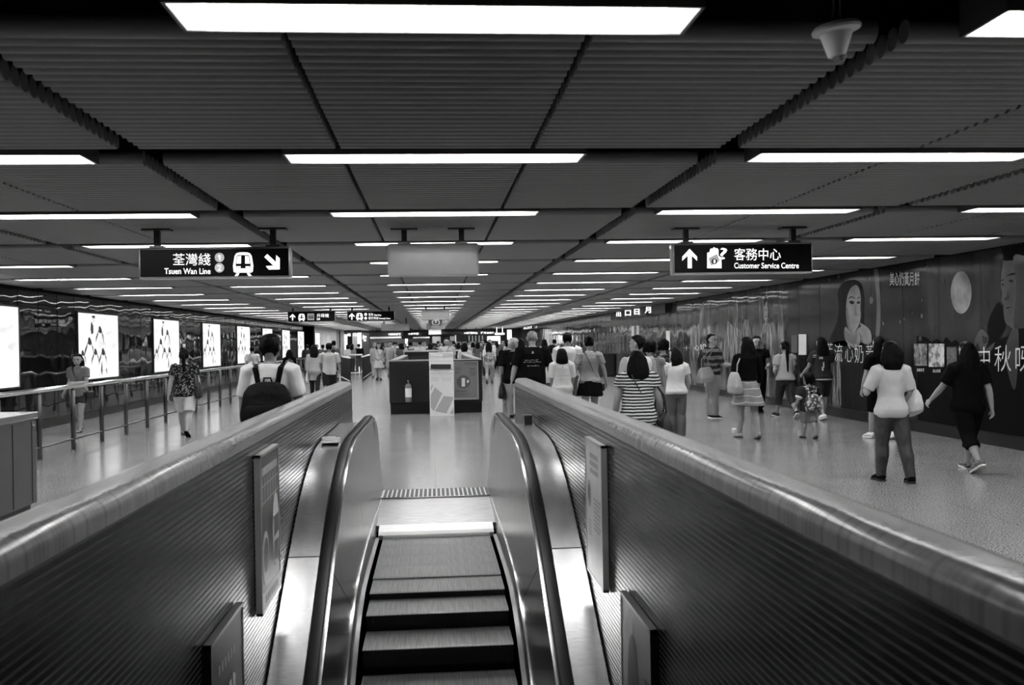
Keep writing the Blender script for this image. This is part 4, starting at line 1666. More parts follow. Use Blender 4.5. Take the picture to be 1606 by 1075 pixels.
# railings standing across the left aisle far ahead
for k, (xa, ya, xb, yb) in enumerate(((535, 46, 549, 40), (549, 52, 568, 52), (568, 43, 584, 54))):
    a, c = on_y(xa, 560, ya), on_y(xb, 560, yb)
    a.z = c.z = 0
    t = thing('barrier', (a + c) / 2, ('barrier of close upright bars left of the woman with clasped hands, left section', 'barrier of close upright bars, middle section behind', 'barrier of close upright bars nearest the woman with clasped hands')[k], 'barrier', 'railings across the far left aisle')
    MB().tube([a + Vector((0, 0, 1.05)), c + Vector((0, 0, 1.05))], .04, n=8).build('top_rail', M_paper, t)
    MB().tube([a + Vector((0, 0, .12)), c + Vector((0, 0, .12))], .025, n=8).build('lower_rail', M_paper, t)
    n = max(6, int((c - a).length / .5))
    for i in range(n + 1):
        p = a + (c - a) * (i / n)
        MB().tube([p, p + Vector((0, 0, 1.03))], .026, n=8).build('post', M_dsteel, t)

# ================================================================== people
TORSO = {  # z, half width, half depth, y offset  (of a standing height of 1)
    'f': [(.455, .080, .060, 0), (.50, .100, .070, -.006), (.53, .101, .070, -.008), (.57, .090, .060, -.004), (.62, .073, .050, 0), (.66, .075, .052, .002), (.70, .083, .060, .004), (.74, .090, .066, .006), (.775, .096, .056, 0), (.80, .100, .046, -.004), (.815, .090, .040, -.006), (.83, .060, .034, -.006), (.845, .036, .032, -.004)],
    'm': [(.455, .080, .060, 0), (.50, .094, .066, -.004), (.53, .094, .066, -.006), (.57, .089, .060, -.004), (.62, .082, .054, 0), (.66, .085, .056, .002), (.70, .094, .062, .002), (.74, .103, .066, .002), (.775, .112, .060, -.002), (.80, .116, .050, -.006), (.815, .104, .044, -.008), (.83, .068, .038, -.006), (.845, .042, .036, -.004)],
}
HEAD = [(0, .016, .046, .016), (.05, .027, .053, .004), (.13, .036, .056, -.016), (.25, .043, .056, -.036), (.38, .047, .0555, -.050), (.5, .049, .053, -.058), (.6, .050, .055, -.061), (.72, .050, .055, -.061), (.83, .045, .047, -.055), (.92, .034, .031, -.042), (.975, .018, .010, -.024), (1, .005, -.004, -.012)]
HH, HZ = .135, .865


def interp(rows, z):
    if z <= rows[0][0]:
        return rows[0][1:]
    for a, c in zip(rows, rows[1:]):
        if z <= c[0]:
            k = (z - a[0]) / (c[0] - a[0])
            k = k * k * (3 - 2 * k) * .5 + k * .5
            return tuple(p + (q - p) * k for p, q in zip(a[1:], c[1:]))
    return rows[-1][1:]


def ell(cx, cy, z, rx, ry, n=24, p=1.):
    return [(cx + rx * abs(cos(a)) ** p * (1 if cos(a) >= 0 else -1), cy + ry * abs(sin(a)) ** p * (1 if sin(a) >= 0 else -1), z) for a in [2 * pi * k / n for k in range(n)]]


class Fig:
    """joints and radii of a posed figure; it faces +y of its own frame"""
    def __init__(s, h, sex, fat, legs, arms, turn, nod, hs=1.):
        s.h, s.sex, s.fat, s.turn, s.nod = h, sex, fat, turn, nod
        s.T = TORSO[sex]
        s.hs = hs
        hipx = .054
        s.leg = []
        for sd, lg in zip((-1, 1), legs):
            a, k, f, o = [radians(v) for v in (tuple(lg) + (0,))[:4]]
            hip = Vector((sd * hipx, -.004, .50))
            kn = hip + Vector((-sd * .006 / .232 * .232 + sd * sin(o), sin(a), -cos(a))) * .232
            an = kn + Vector((-sd * .004 + sd * sin(o), sin(a - k), -cos(a - k))) * .222
            toe = Vector((sd * .12, cos(f), -sin(f))).normalized()
            s.leg.append((hip, kn, an, toe))
        low = min(min(an.z - .040, (an + toe * .10).z - .030) for _, _, an, toe in s.leg)
        s.dz = -low
        s.leg = [(p + Vector((0, 0, s.dz)), q + Vector((0, 0, s.dz)), r + Vector((0, 0, s.dz)), t) for p, q, r, t in s.leg]
        s.arm = []
        sx = (.112 if sex == 'm' else .098) * (1 + (fat - 1) * .6)
        for sd, (sw, out, el, inw) in zip((-1, 1), arms):
            sw, out, el, inw = map(radians, (sw, out, el, inw))
            sh = Vector((sd * sx, -.008, .800 + s.dz))
            e = sh + Vector((sd * sin(out), sin(sw) * cos(out), -cos(sw) * cos(out))) * .172
            d = Vector((sd * sin(out * .6 - inw), sin(sw + el) * cos(inw), -cos(sw + el) * cos(inw))).normalized()
            w = e + d * .145
            s.arm.append((sh, e, w, d))

    def M(s, v):
        return Vector(v) * s.h

    def tor(s, z, d=0.):
        rx, ry, yo = interp(s.T, z)
        k = s.fat
        return rx * k + d / s.h, ry * (k * 1.1 - .1) + d / s.h, yo

    def ring(s, z, d=0., n=24):
        rx, ry, yo = s.tor(z, d)
        return [(x * s.h, y * s.h, (z + s.dz) * s.h) for x, y, _ in ell(0, yo, z, rx, ry, n, .88)]

    def headpt(s, x, y, t):
        """x sideways, y forward, t from chin 0 to crown 1"""
        v = Vector((x, y, (t - .1) * HH)) * s.hs
        v = Matrix.Rotation(radians(s.nod), 3, 'X') @ v
        v = Matrix.Rotation(radians(s.turn), 3, 'Z') @ v
        return (v + Vector((0, .006, HZ + .1 * HH + s.dz))) * s.h

    def hring(s, t, k=1., front=None, back=None, dw=0.):
        w, f, bk = interp(HEAD, t)
        f = f if front is None else front
        bk = bk if back is None else back
        cy, ry = (f + bk) / 2, (f - bk) / 2
        return [s.headpt(*p[:2], t) for p in ell(0, cy * k, 0, (w + dw) * k, ry * k, 20)]


def body_mesh(s, barefeet=True, detail=True):
    mb = MB()
    h = s.h
    mb.loft([s.ring(z) for z in (.455, .475, .5, .53, .56, .59, .62, .65, .68, .71, .74, .77, .79, .805, .818, .83, .845)])
    nk = .034 if s.sex == 'm' else .028
    mb.tube([s.M((0, -.004, .82 + s.dz)), s.M((0, 0, .86 + s.dz)), s.headpt(0, -.012, .3)], [nk * 1.25 * h, nk * h, nk * 1.02 * h], n=14)
    mb.loft([s.hring(t) for t, *_ in HEAD])
    if detail:
        mb.tube([s.headpt(0, .053, .54), s.headpt(0, .062, .42), s.headpt(0, .066, .36)], [.006 * h, .008 * h, .010 * h], n=8)
        for sd in (-1, 1):
            mb.tube([s.headpt(sd * .049, -.006, .33), s.headpt(sd * .055, -.010, .46), s.headpt(sd * .054, -.012, .56)], [(.006 * h, .009 * h), (.008 * h, .016 * h), (.006 * h, .012 * h)], n=8, ref=(0, 1, 0))
        mb.tube([s.headpt(-.015, .054, .215), s.headpt(0, .059, .215), s.headpt(.015, .054, .215)], [.005 * h, .0075 * h, .005 * h], n=8)
        mb.tube([s.headpt(-.030, .051, .60), s.headpt(0, .055, .60), s.headpt(.030, .051, .60)], [.007 * h] * 3, n=8)
    fk = .6 + .4 * s.fat
    mk = 1.1 if s.sex == 'm' else .95
    for sd, (sh, e, w, d) in zip((-1, 1), s.arm):
        r = [x * h * fk * mk for x in (.034, .033, .029, .0245)]
        mb.tube([s.M(sh + Vector((-sd * .012, 0, .004)))] + [s.M(sh.lerp(e, k)) for k in (.15, .55, 1)], r, n=12)
        mb.tube([s.M(e), s.M(e.lerp(w, .3)), s.M(e.lerp(w, .7)), s.M(w)], [x * h * fk * mk for x in (.0245, .0255, .020, .0155)], n=12)
        # hand: palm, four unequal curled fingers, thumb from the side of the palm
        side = Vector((sd, 0, 0))
        nrm = (-side - d * (-side).dot(d)).normalized()       # palm faces the thigh
        wd = nrm.cross(d) * (1 if sd > 0 else -1)
        if wd.y < 0:
            wd = -wd
        pe = w + d * .050
        mb.tube([s.M(w), s.M(w + d * .02), s.M(pe)], [(.013 * h, .013 * h), (.010 * h, .021 * h), (.009 * h, .023 * h)], n=12, ref=tuple(wd))
        for i, (o, ln) in enumerate(((.018, .040), (.0062, .046), (-.0062, .043), (-.018, .034))):
            b0 = pe + wd * o * .95 - d * .004
            d1 = (d * cos(.35 + i * .06) + nrm * sin(.35 + i * .06) + wd * o * 3).normalized()
            d2 = (d * cos(.95 + i * .08) + nrm * sin(.95 + i * .08) + wd * o * 2).normalized()
            k1 = b0 + d1 * ln * .55
            mb.tube([s.M(b0), s.M(k1), s.M(k1 + d2 * ln * .5)], [.0053 * h, .005 * h, .0043 * h], n=8)
        t0 = w + d * .018 + wd * .014
        t1 = t0 + (d * .72 + wd * .62 + nrm * .25).normalized() * .026
        mb.tube([s.M(t0), s.M(t1), s.M(t1 + (d * .9 + wd * .2 + nrm * .4).normalized() * .020)], [.0075 * h, .006 * h, .005 * h], n=8)
    for hip, kn, an, toe in s.leg:
        r = [x * h * (.5 + .5 * s.fat) for x in (.056, .053, .046, .035)]
        mb.tube([s.M(hip + Vector((0, 0, .02))), s.M(hip.lerp(kn, .2)), s.M(hip.lerp(kn, .6)), s.M(kn)], r, n=14)
        mb.tube([s.M(kn), s.M(kn.lerp(an, .12) + Vector((0, -.004, 0))), s.M(kn.lerp(an, .35) + Vector((0, -.010, 0))), s.M(kn.lerp(an, .7) + Vector((0, -.003, 0))), s.M(an)],
                [x * h * (.6 + .4 * s.fat) for x in (.035, .034, .0365, .025, .019)], n=14)
        up = Vector((0, 0, 1))
        hl = an - toe * .022 - up * .016
        mb.tube([s.M(hl), s.M(an - up * .020 + toe * .02), s.M(an - up * .028 + toe * .065), s.M(an - up * .032 + toe * .102)], [(.018 * h, .022 * h), (.021 * h, .020 * h), (.026 * h, .012 * h), (.019 * h, .007 * h)], n=12, ref=(0, 0, 1))
    return mb


def arm_sleeve(s, mb, i, upto, d, flare=0.):
    sh, e, w, _ = s.arm[i]
    sd = -1 if i == 0 else 1
    h = s.h
    fk = .6 + .4 * s.fat
    path = [(sh + Vector((-sd * .03, 0, .006)), .036), (sh, .038), (sh.lerp(e, .5), .034), (e, .027), (e.lerp(w, .5), .025), (w, .018)]
    L_ = [0, .12, .5, 1., 1.5, 2.]
    P, R = [], []
    for (p, r), t in zip(path, L_):
        if t < upto:
            P.append(s.M(p))
            R.append(r * h * fk + d + flare * t)
    for j in range(len(L_) - 1):
        if L_[j] < upto <= L_[j + 1]:
            k = (upto - L_[j]) / (L_[j + 1] - L_[j])
            P.append(s.M(path[j][0].lerp(path[j + 1][0], k)))
            R.append((path[j][1] * (1 - k) + path[j + 1][1] * k) * h * fk + d + flare * upto)
    mb.tube(P, R, n=14, caps=False)


def top_mesh(s, hem=.49, sleeve=.5, d=.012, loose=.0, neck=.842, flare=.0):
    mb = MB()
    zs = [hem]
    z = hem + .03
    while z < .80:
        zs.append(z)
        z += .03
    zs += [.80, .815, .828, neck]
    rings = []
    cx, cyv, _ = s.tor(.74)
    for z in zs:
        rx, ry, yo = s.tor(z, d if z < .8 else d * .7)
        if z < .60:
            e = .011 / s.h * min(1, (.60 - z) / .05)
            rx += e
            ry += e
        if z < .74:
            k = loose
            rx = max(rx, (rx * (1 - k) + (cx + d / s.h) * 1.0 * k))
            ry = max(ry, ry * (1 - k) + (cyv + d / s.h) * k)
            f = flare * (.74 - z) / .26
            rx += f
            ry += f
        rings.append([(x * s.h, y * s.h, (z + s.dz) * s.h) for x, y, _ in ell(0, yo, z, rx, ry, 24, .88)])
    mb.loft(rings)
    if sleeve > 0:
        for i in (0, 1):
            arm_sleeve(s, mb, i, sleeve, d, .004)
    return mb


def legs_mesh(s, upto=2., d=.012, waist=.60, flare=.0, loose=0.):
    """trousers or shorts; upto 1 = knee, 2 = ankle"""
    mb = MB()
    h = s.h
    mb.loft([s.ring(z, d * .8) for z in (.452, .47, .5, .53, .56, waist)])
    for hip, kn, an, toe in s.leg:
        path = [(0, hip + Vector((0, 0, .02)), .057), (.2, hip.lerp(kn, .2), .054), (.6, hip.lerp(kn, .6), .048), (1., kn, .038), (1.35, kn.lerp(an, .35) + Vector((0, -.008, 0)), .0385), (1.7, kn.lerp(an, .7), .030 + loose * .008), (2., an + Vector((0, 0, -.006)), .025 + loose * .012)]
        P, R = [], []
        for a, c in zip(path, path[1:]):
            if a[0] < upto:
                P.append(s.M(a[1]))
                R.append(a[2] * h * (.5 + .5 * s.fat) + d + flare * a[0])
            if a[0] < upto <= c[0]:
                k = (upto - a[0]) / (c[0] - a[0])
                P.append(s.M(a[1].lerp(c[1], k)))
                R.append((a[2] + (c[2] - a[2]) * k) * h * (.5 + .5 * s.fat) + d + flare * upto)
        mb.tube(P, R, n=14, caps=False)
    return mb


def skirt_mesh(s, hem=.30, flare=.03, waist=.61, d=.012, folds=9, amp=.006):
    mb = MB()
    rings = []
    n = 54
    zs = [hem + (waist - hem) * i / 12 for i in range(13)]
    fy = (s.leg[0][1].y + s.leg[1][1].y) / 2
    sp = abs(s.leg[0][1].y - s.leg[1][1].y) / 2
    for z in zs:
        rx, ry, yo = s.tor(max(z, .50), d)
        k = max(0, (.56 - z) / (.56 - hem)) if hem < .56 else 0
        rx += flare * k
        ry += (flare + sp * .5) * k
        rg = []
        for j in range(n):
            a = 2 * pi * j / n
            w = 1 + amp / .1 * k * sin(folds * a + .6 * sin(3 * a))
            rg.append((rx * w * cos(a) * s.h, (yo + fy * k * .6 + ry * w * sin(a)) * s.h, (z + s.dz + .006 * k * sin(2 * a)) * s.h))
        rings.append(rg)
    mb.loft(rings)
    return mb


def shoe_mesh(s, i, kind='shoe'):
    hip, kn, an, toe = s.leg[i]
    h = s.h
    up0 = Vector((0, 0, 1))
    up = (up0 - toe * up0.dot(toe)).normalized()
    mb, so = MB(), MB()
    base = an - up * .0375
    g = .004 if kind != 'sandal' else .001
    def q(a, u):
        return s.M(base + toe * a + up * u)
    lw = [(-.036, .016), (-.02, .022), (.02, .022), (.065, .028), (.095, .024), (.116, .012)]
    lat = up.cross(toe).normalized()
    rings_t, rings_b = [], []
    prof = []
    for a, w in lw:
        prof.append((a, w + g))
    outline = [(a, w) for a, w in prof] + [(a, -w) for a, w in prof[::-1]]
    bot = [s.M(base + toe * a + lat * w - up * .004) for a, w in outline]
    topv = [s.M(base + toe * a + lat * w + up * (.010 if kind != 'sandal' else .006)) for a, w in outline]
    so.loft([bot, topv])
    if kind != 'sandal':
        mb.tube([q(-.024, .024), q(.0, .030), q(.035, .026), q(.07, .020), (q(.105, .012))], [((.022 + g) * h, .026 * h), ((.023 + g) * h, .030 * h), ((.024 + g) * h, .022 * h), ((.028 + g) * h, .015 * h), ((.018 + g) * h, .009 * h)], n=14, ref=tuple(up))
    else:
        mb.tube([q(.05, .008) + lat * .027 * h, q(.055, .030), q(.05, .008) - lat * .027 * h], [(.010 * h, .004 * h)] * 3, n=8, ref=tuple(toe))
    return mb, so


def hair_mesh(s, style, ln=.0):
    mb = MB()
    h = s.h
    k = {'crop': 1.05, 'short': 1.13, 'curly': 1.2, 'bob': 1.13}.get(style, 1.10)
    rings = []
    low = {'crop': .34, 'short': .06, 'bob': .2, 'curly': .25}.get(style, .26)
    for i in range(13):
        t = low + (1.0 - low) * i / 12
        w, f, bk = interp(HEAD, min(t, .985))
        if t < .5:
            fr = -.013 - max(0, .42 - t) * .07
        elif t < .79:
            fr = -.013 + (t - .5) / .29 * .052
        else:
            fr = f * (.75 + .25 * min(1, (t - .79) / .07)) + .006
        lift = (k - 1) * .06 * (1 if t > .4 or style != 'short' else max(.05, (t - .04) / .36))
        cy, ry = (fr + bk - lift) / 2, (fr - bk + lift) / 2
        rings.append([s.headpt(p[0] * (1.06 if t > .8 else 1), p[1], t + (.12 + (k - 1) * .5) * max(0, (t - .6))) for p in ell(0, cy, 0, w + lift, max(ry, .006), 20)])
    mb.loft(rings)
    hp = s.headpt
    if style in ('long', 'bob', 'wavy'):
        # side locks and the fall of hair down the back
        zt = .72
        n = 9
        rows = []
        for i in range(n + 1):
            u = i / n
            t = zt - u * (zt - .0 + (ln / HH if style != 'bob' else ln / HH))
            wv = {'bob': .060 + .016 * sin(min(1, u * 1.4) * pi / 2), 'long': .060 + .024 * sin(min(1, u * 1.25) * pi * .85) - .04 * max(0, u - .75), 'wavy': .060 + .024 * sin(min(1, u * 1.2) * pi * .8)}[style]
            back = -.066 - .012 * sin(u * pi) - (.004 if u > .5 else 0)
            fr = (-.008 if t > .05 else -.022 - .006 * min(1, (.05 - t)))
            if style == 'bob':
                fr = .014
            rows.append([hp(p[0], p[1], t) for p in ell(0, (back + fr) / 2, 0, wv, (fr - back) / 2, 20)])
        # keep the fall behind the shoulders
        if style != 'bob':
            for r in rows:
                for v in r:
                    if v.z < (.835 + s.dz) * h:
                        rx, ry, yo = s.tor(min(.8, max(.5, v.z / h - s.dz)))
                        lim = (yo - ry * .6) * h
                        if v.y > lim:
                            v.y = lim + (v.y - lim) * .15
        mb.loft(rows)
    if style == 'pony':
        p = [hp(0, -.060, .62), hp(0, -.082, .55), hp(.002, -.084, .35)]
        q = [s.M((.004, -.066, HZ + s.dz - u)) for u in (.02, .05, .09, ln * .7 + .05, ln + .04)]
        mb.tube(p + q, [.020 * h, .021 * h, .023 * h, .022 * h, .021 * h, .020 * h, .015 * h, .008 * h], n=10)
    if style == 'bun':
        mb.ball(tuple(hp(0, -.05, .92)), (.028 * h, .028 * h, .026 * h))
    if style == 'curly':
        rnd = random.Random(5)
        for i in range(46):
            t = .25 + .75 * rnd.random()
            a = pi + pi * rnd.random() if t < .72 else 2 * pi * rnd.random()
            w, f, bk = interp(HEAD, min(t, .97))
            mb.ball(tuple(hp((w + .006) * cos(a), (f if sin(a) > 0 else -bk) * sin(a) * 1.03 - .004, t)), .017 * h, 8, 6)
    return mb


STAND = ((2, 2, 4), (-2, 2, 4))
WALK_L = ((22, 4, -6), (-14, 28, 34))      # left leg leads
WALK_R = ((-14, 28, 34), (22, 4, -6))
STEP_L = ((12, 4, 2), (-10, 14, 18))
STEP_R = ((-10, 14, 18), (12, 4, 2))
ARMS0 = ((4, 8, 12, 2), (-4, 8, 12, 2))
ARMS_L = ((18, 8, 22, 4), (-16, 8, 14, 2))
ARMS_R = ((-16, 8, 14, 2), (18, 8, 22, 4))
PEOPLE = {}


def person(key, label, px, Y, h, face=0., sex='f', fat=1., legs=STAND, arms=ARMS0, turn=0., nod=0., top=None, low=None, hair=None, shoes=('shoe', None, None), skin=None, vox=.0085, seen_face=False, group='people walking through the concourse', X=None, dress=None, hs=1.):
    x = on_y(px, 560, Y).x if X is None else X
    t = thing('person', (x, Y, 0), label, 'person', group, radians(face))
    s = Fig(h, sex, fat, legs, arms, turn, nod, hs)
    PEOPLE[key] = (t, s)
    far = vox > .015
    fuse(body_mesh(s, detail=not far), 'body', skin or M_skin, t, vox, 3)
    if low:
        kw = dict(low)
        kind, m = kw.pop('kind'), kw.pop('m')
        fuse(skirt_mesh(s, **kw) if kind == 'skirt' else legs_mesh(s, **kw), kind, m, t, max(.011, vox), 3, 0 if far else .012, .09)
    if top:
        kw = dict(top)
        m, nm = kw.pop('m'), kw.pop('kind', 'shirt')
        fuse(top_mesh(s, **kw), nm, m, t, max(.011, vox), 3, 0 if far else .014, .11)
    if dress:
        kw = dict(dress)
        m = kw.pop('m')
        mb = top_mesh(s, hem=.55, **kw.pop('top'))
        sk = skirt_mesh(s, **kw)
        mb.add(sk.V, sk.F)
        fuse(mb, 'dress', m, t, max(.011, vox), 3, 0 if far else .01, .11)
    if hair:
        style, m, ln = (hair + (0,))[:3]
        fuse(hair_mesh(s, style, ln), 'hair', m, t, max(.010, vox), 3, 0 if far else (.014 if style in ('curly', 'wavy', 'short') else .008), .05)
    kind, ms, mso = shoes
    for i in (0, 1):
        mb, so = shoe_mesh(s, i, kind)
        o = mb.build('shoe', ms or M_ink, t, smooth=True, world_coords=False)
        if not far:
            so.build('sole', mso or M_grey3, o, world_coords=False)
    if seen_face:
        h_ = s.h
        mb = MB()
        for sd in (-1, 1):
            mb.ball(tuple(s.headpt(sd * .020, .0505, .50)), (.0085 * h_, .006 * h_, .0042 * h_), 10, 6)
        mb.build('eyes', M_ink, t, world_coords=False)
        mb = MB()
        for sd in (-1, 1):
            mb.tube([s.headpt(sd * .009, .0575, .575), s.headpt(sd * .02, .0585, .592), s.headpt(sd * .032, .0515, .575)], [.0022 * h_] * 3, n=6)
        mb.build('eyebrows', M_hair, t, world_coords=False)
        mb = MB().tube([s.headpt(-.016, .0575, .215), s.headpt(0, .0645, .213), s.headpt(.016, .0575, .215)], [.0022 * h_, .003 * h_, .0022 * h_], n=6)
        mb.build('lips', mat('lips', .14, .4), t, world_coords=False)
    return t, s


def own(t, name, label, cat, group='bags people carry'):
    """a thing carried by a person, standing in the person's frame"""
    r = bpy.data.objects.new(name, None)
    COL.objects.link(r)
    r.location = t.location
    r.rotation_euler = t.rotation_euler
    return tag(r, label, cat, group)


def local(mb, name, m, parent, smooth=True):
    o = mb.build(name, m, parent, smooth=smooth, world_coords=False)
    return sharp(o, 40) if smooth else o


def backpack(key, label, m, w=.34, hgt=.44, dp=.17, zt=.80, m2=None, straps=True):
    t, s = PEOPLE[key]
    r = own(t, 'backpack', label, 'backpack')
    h = s.h
    y0 = (s.tor(.72)[2] - s.tor(.72)[1]) * h - .018
    z1 = (zt + s.dz) * h
    z0 = z1 - hgt
    mb = MB()
    rings = []
    for u, kx, kd in ((0, .80, .55), (.04, .96, .85), (.2, 1.04, 1.05), (.5, 1.0, 1.0), (.75, .92, .82), (.92, .72, .58), (1, .4, .3)):
        z = z0 + hgt * u
        rings.append([(p[0], p[1], z) for p in ell(0, y0 - dp * kd / 2, 0, w / 2 * kx, dp / 2 * kd, 24, .55)])
    mb.loft(rings)
    fuse(mb, 'pack', m, r, .012, 3, .02, .12)
    mb = MB()
    rings = []
    for u, kx, kd in ((.06, .7, .3), (.1, .8, .6), (.3, .8, .75), (.46, .74, .5), (.5, .6, .2)):
        rings.append([(p[0], p[1], z0 + hgt * u) for p in ell(0, y0 - dp * .95, 0, w / 2 * kx, dp * .3 * kd, 24, .6)])
    mb.loft(rings)
    local(mb, 'pocket', m2 or m, r)
    MB_ = MB().tube([(-.04, y0 - .02, z1 - .01), (-.03, y0 - .035, z1 + .035), (.03, y0 - .035, z1 + .035), (.04, y0 - .02, z1 - .01)], .009, n=8)
    local(MB_, 'handle', m, r)
    if straps:
        for sd in (-1, 1):
            x = sd * .07 * h
            pts = [(x * .7, y0 - .01, z1 - .04), (x, y0 + .005, (.815 + s.dz) * h + .01), (x, -.01 * h, (.828 + s.dz) * h + .018), (x * 1.05, .045 * h + .018, (.79 + s.dz) * h), (x * 1.1, .066 * h + .02, (.73 + s.dz) * h), (x * 1.4, .03 * h, (.66 + s.dz) * h), (x * 1.2, y0, z0 + .1)]
            local(MB().tube(pts, [(.007, .028)] * 7, n=10, ref=(1, 0, 0)), 'strap', m, r)
    return r


def shoulder_bag(key, label, m, side=1, w=.30, hgt=.26, dp=.12, drop=.36, y=0., tilt=0., strapm=None, out=.0):
    """bag hung from one shoulder: body under the arm, strap over the shoulder"""
    t, s = PEOPLE[key]
    r = own(t, 'handbag', label, 'handbag')
    h = s.h
    sx = side * (s.tor(.80)[0] * .78) * h
    zs = (.815 + s.dz) * h + .022
    bx = side * (s.tor(.62)[0] * h + dp * .55 + .045 + out)
    zb = zs - drop
    mb = MB()
    rings = []
    for u, ky, kx in ((0, .86, .7), (.05, 1.0, 1.0), (.35, 1.02, 1.05), (.7, .86, .75), (.95, .7, .4), (1, .62, .2)):
        rings.append([(bx + p[0], y + p[1], zb - hgt + hgt * u + tilt * p[1]) for p in ell(0, 0, 0, dp / 2 * kx, w / 2 * ky, 24, .6)])
    mb.loft(rings)
    fuse(mb, 'bag', m, r, .011, 3, .016, .1)
    for yy in (-.25, .25):
        pts = [(bx, y + w * yy, zb - .02), (bx * .93, y + w * yy * .8, zb + drop * .45), (sx + side * .012, y * .4 + w * yy * .35, zs - .03), (sx, y * .3 + .0, zs + .004), (sx - side * .004, y * .3, zs + .002)]
        local(MB().tube(pts, [(.011, .005)] * 5, n=8, ref=(0, 1, 0)), 'strap', strapm or m, r)
    return r


def cross_bag(key, label, m, hip=1, w=.22, hgt=.16, dp=.07, z=.53, back=False):
    """strap from one shoulder across the trunk to a bag on the other hip"""
    t, s = PEOPLE[key]
    r = own(t, 'crossbody_bag', label, 'handbag')
    h = s.h
    pts = []
    n = 28
    for j in range(n + 1):
        a = 2 * pi * j / n
        u = (1 - cos(a)) / 2            # 0 at the shoulder, 1 at the hip
        zz = .832 - (.832 - z) * u
        rx, ry, yo = s.tor(min(zz, .80), .026)
        xs = -hip * .055 * (1 - u) + hip * rx * u
        xr = max(-.99, min(.99, xs / rx))
        yy = yo + (1 if sin(a) >= 0 else -1) * ry * sqrt(max(0, 1 - xr * xr)) * min(1, abs(sin(a)) * 3)
        pts.append((xs * h, yy * h, (zz + s.dz) * h + (.016 if u < .05 else 0)))
    local(MB().tube(pts, [(.014, .005)] * (n + 1), n=8, ref=(0, 0, 1), caps=False), 'strap', m, r)
    bx = hip * (s.tor(z)[0] * h + .03 + dp / 2)
    mb = MB().box((bx - dp / 2, -w / 2 - .02, (z + s.dz) * h - hgt), (bx + dp / 2, w / 2 - .02, (z + s.dz) * h), .025)
    local(mb, 'bag', m, r)
    return r


def print_on(key, part, marks, m, side=-1, name='print'):
    """flat marks laid on the curved back (side -1) or front (side 1) of a garment; marks are (x0, z0, x1, z1) in metres of the person's frame"""
    from mathutils.bvhtree import BVHTree
    t, s = PEOPLE[key]
    g = [c for c in t.children if c.name.split('.')[0] == part][0]
    me = g.data
    bv = BVHTree.FromPolygons([v.co for v in me.vertices], [tuple(p.vertices) for p in me.polygons])
    V, F = [], []
    for x0, z0, x1, z1 in marks:
        nx, nz = max(1, int((x1 - x0) / .03)), max(1, int((z1 - z0) / .03))
        grid = {}
        for i in range(nx + 1):
            for j in range(nz + 1):
                x, z = x0 + (x1 - x0) * i / nx, z0 + (z1 - z0) * j / nz
                hit = bv.ray_cast(Vector((x, side * 1.0, z)), Vector((0, -side, 0)))[0]
                if hit is None:
                    continue
                grid[i, j] = len(V)
                V.append((x, hit.y + side * .004, z))
        for i in range(nx):
            for j in range(nz):
                q = [grid.get(k) for k in ((i, j), (i + 1, j), (i + 1, j + 1), (i, j + 1))]
                if None not in q:
                    F.append(tuple(q))
    pm = bpy.data.meshes.new(name)
    pm.from_pydata(V, [], F)
    pm.materials.append(m)
    return put(name, pm, g)

# ------------------------------------------------------------------ who is where
C_white = mat('cloth_white', .5, .85, spec=.2)
C_pale = mat('cloth_pale', .32, .85, spec=.2)
C_grey = mat('cloth_grey', .17, .85, spec=.2)
C_mid = mat('cloth_mid', .075, .85, spec=.2)
C_dark = mat('cloth_dark', .018, .85, spec=.2)
C_black = mat('cloth_black', .0035, .9, spec=.06)
C_denim = mat('denim', .06, .85, spec=.2, build=noisy(30, .015, .035, (1, 1, .3)))
C_khaki = mat('khaki', .18, .85, spec=.2)
C_floral = mat('cloth_floral', .05, .85, spec=.2, build=noisy(30, .004, .16, (1, 1, 1), .53, .6, detail=1))
C_dots = mat('cloth_dotted', .05, .85, spec=.2, build=noisy(48, .008, .2, (1, 1, 1), .56, .6, detail=0))
C_stripe = mat('cloth_striped_bold', .4, .85, spec=.2, build=striped(.034, .006, .5, .5))
C_fine = mat('cloth_striped_fine', .3, .85, spec=.2, build=striped(.024, .05, .35, .45))
C_check = mat('cloth_broad_bands', .1, .85, spec=.2, build=striped(.13, .012, .12, .55))
C_lines = mat('cloth_lined', .45, .85, spec=.2, build=striped(.105, .2, .5, .88))
L_black = mat('leather_black', .006, .5, spec=.4)
L_grey = mat('leather_grey', .14, .55, spec=.3)
L_pale = mat('leather_pale', .48, .5, spec=.3)
S_white = mat('shoe_white', .6, .6)
S_grey = mat('shoe_grey', .1, .7, build=noisy(60, .04, .2, p0=.45, p1=.55))


def T(m, **k):
    return dict(m=m, **k)


def P_(m, **k):
    return dict(kind=k.pop('kind', 'trousers'), m=m, **k)


# left aisle
person('floral', 'woman walking away in a black floral blouse and white shorts beside the handrail', 289, 18.2, 1.58, 4, fat=1.12, legs=WALK_L, arms=((-14, 14, 10, 0), (6, 14, 10, 4)),
       top=T(C_floral, hem=.47, sleeve=.55, d=.022, loose=.7), low=P_(C_white, upto=.86, d=.026, kind='shorts'), hair=('pony', M_hair, .12), shoes=('sandal', L_grey, C_black))
shoulder_bag('floral', 'dark shoulder bag of the woman in the floral blouse', L_black, 1, .34, .30, .12, .30)
person('pack', 'man walking away with a black backpack over a white T-shirt, close behind the left parapet', 424, 9.6, 1.70, -2, 'm', 1.02, STEP_L, ((2, 12, 24, 2), (4, 14, 24, 2)),
       top=T(C_white, hem=.47, sleeve=.85, d=.03, loose=.8), low=P_(C_khaki, upto=1.0, d=.03, kind='shorts'), hair=('short', M_hair), shoes=('shoe', S_grey, S_white), vox=.0075, skin=M_skin2)
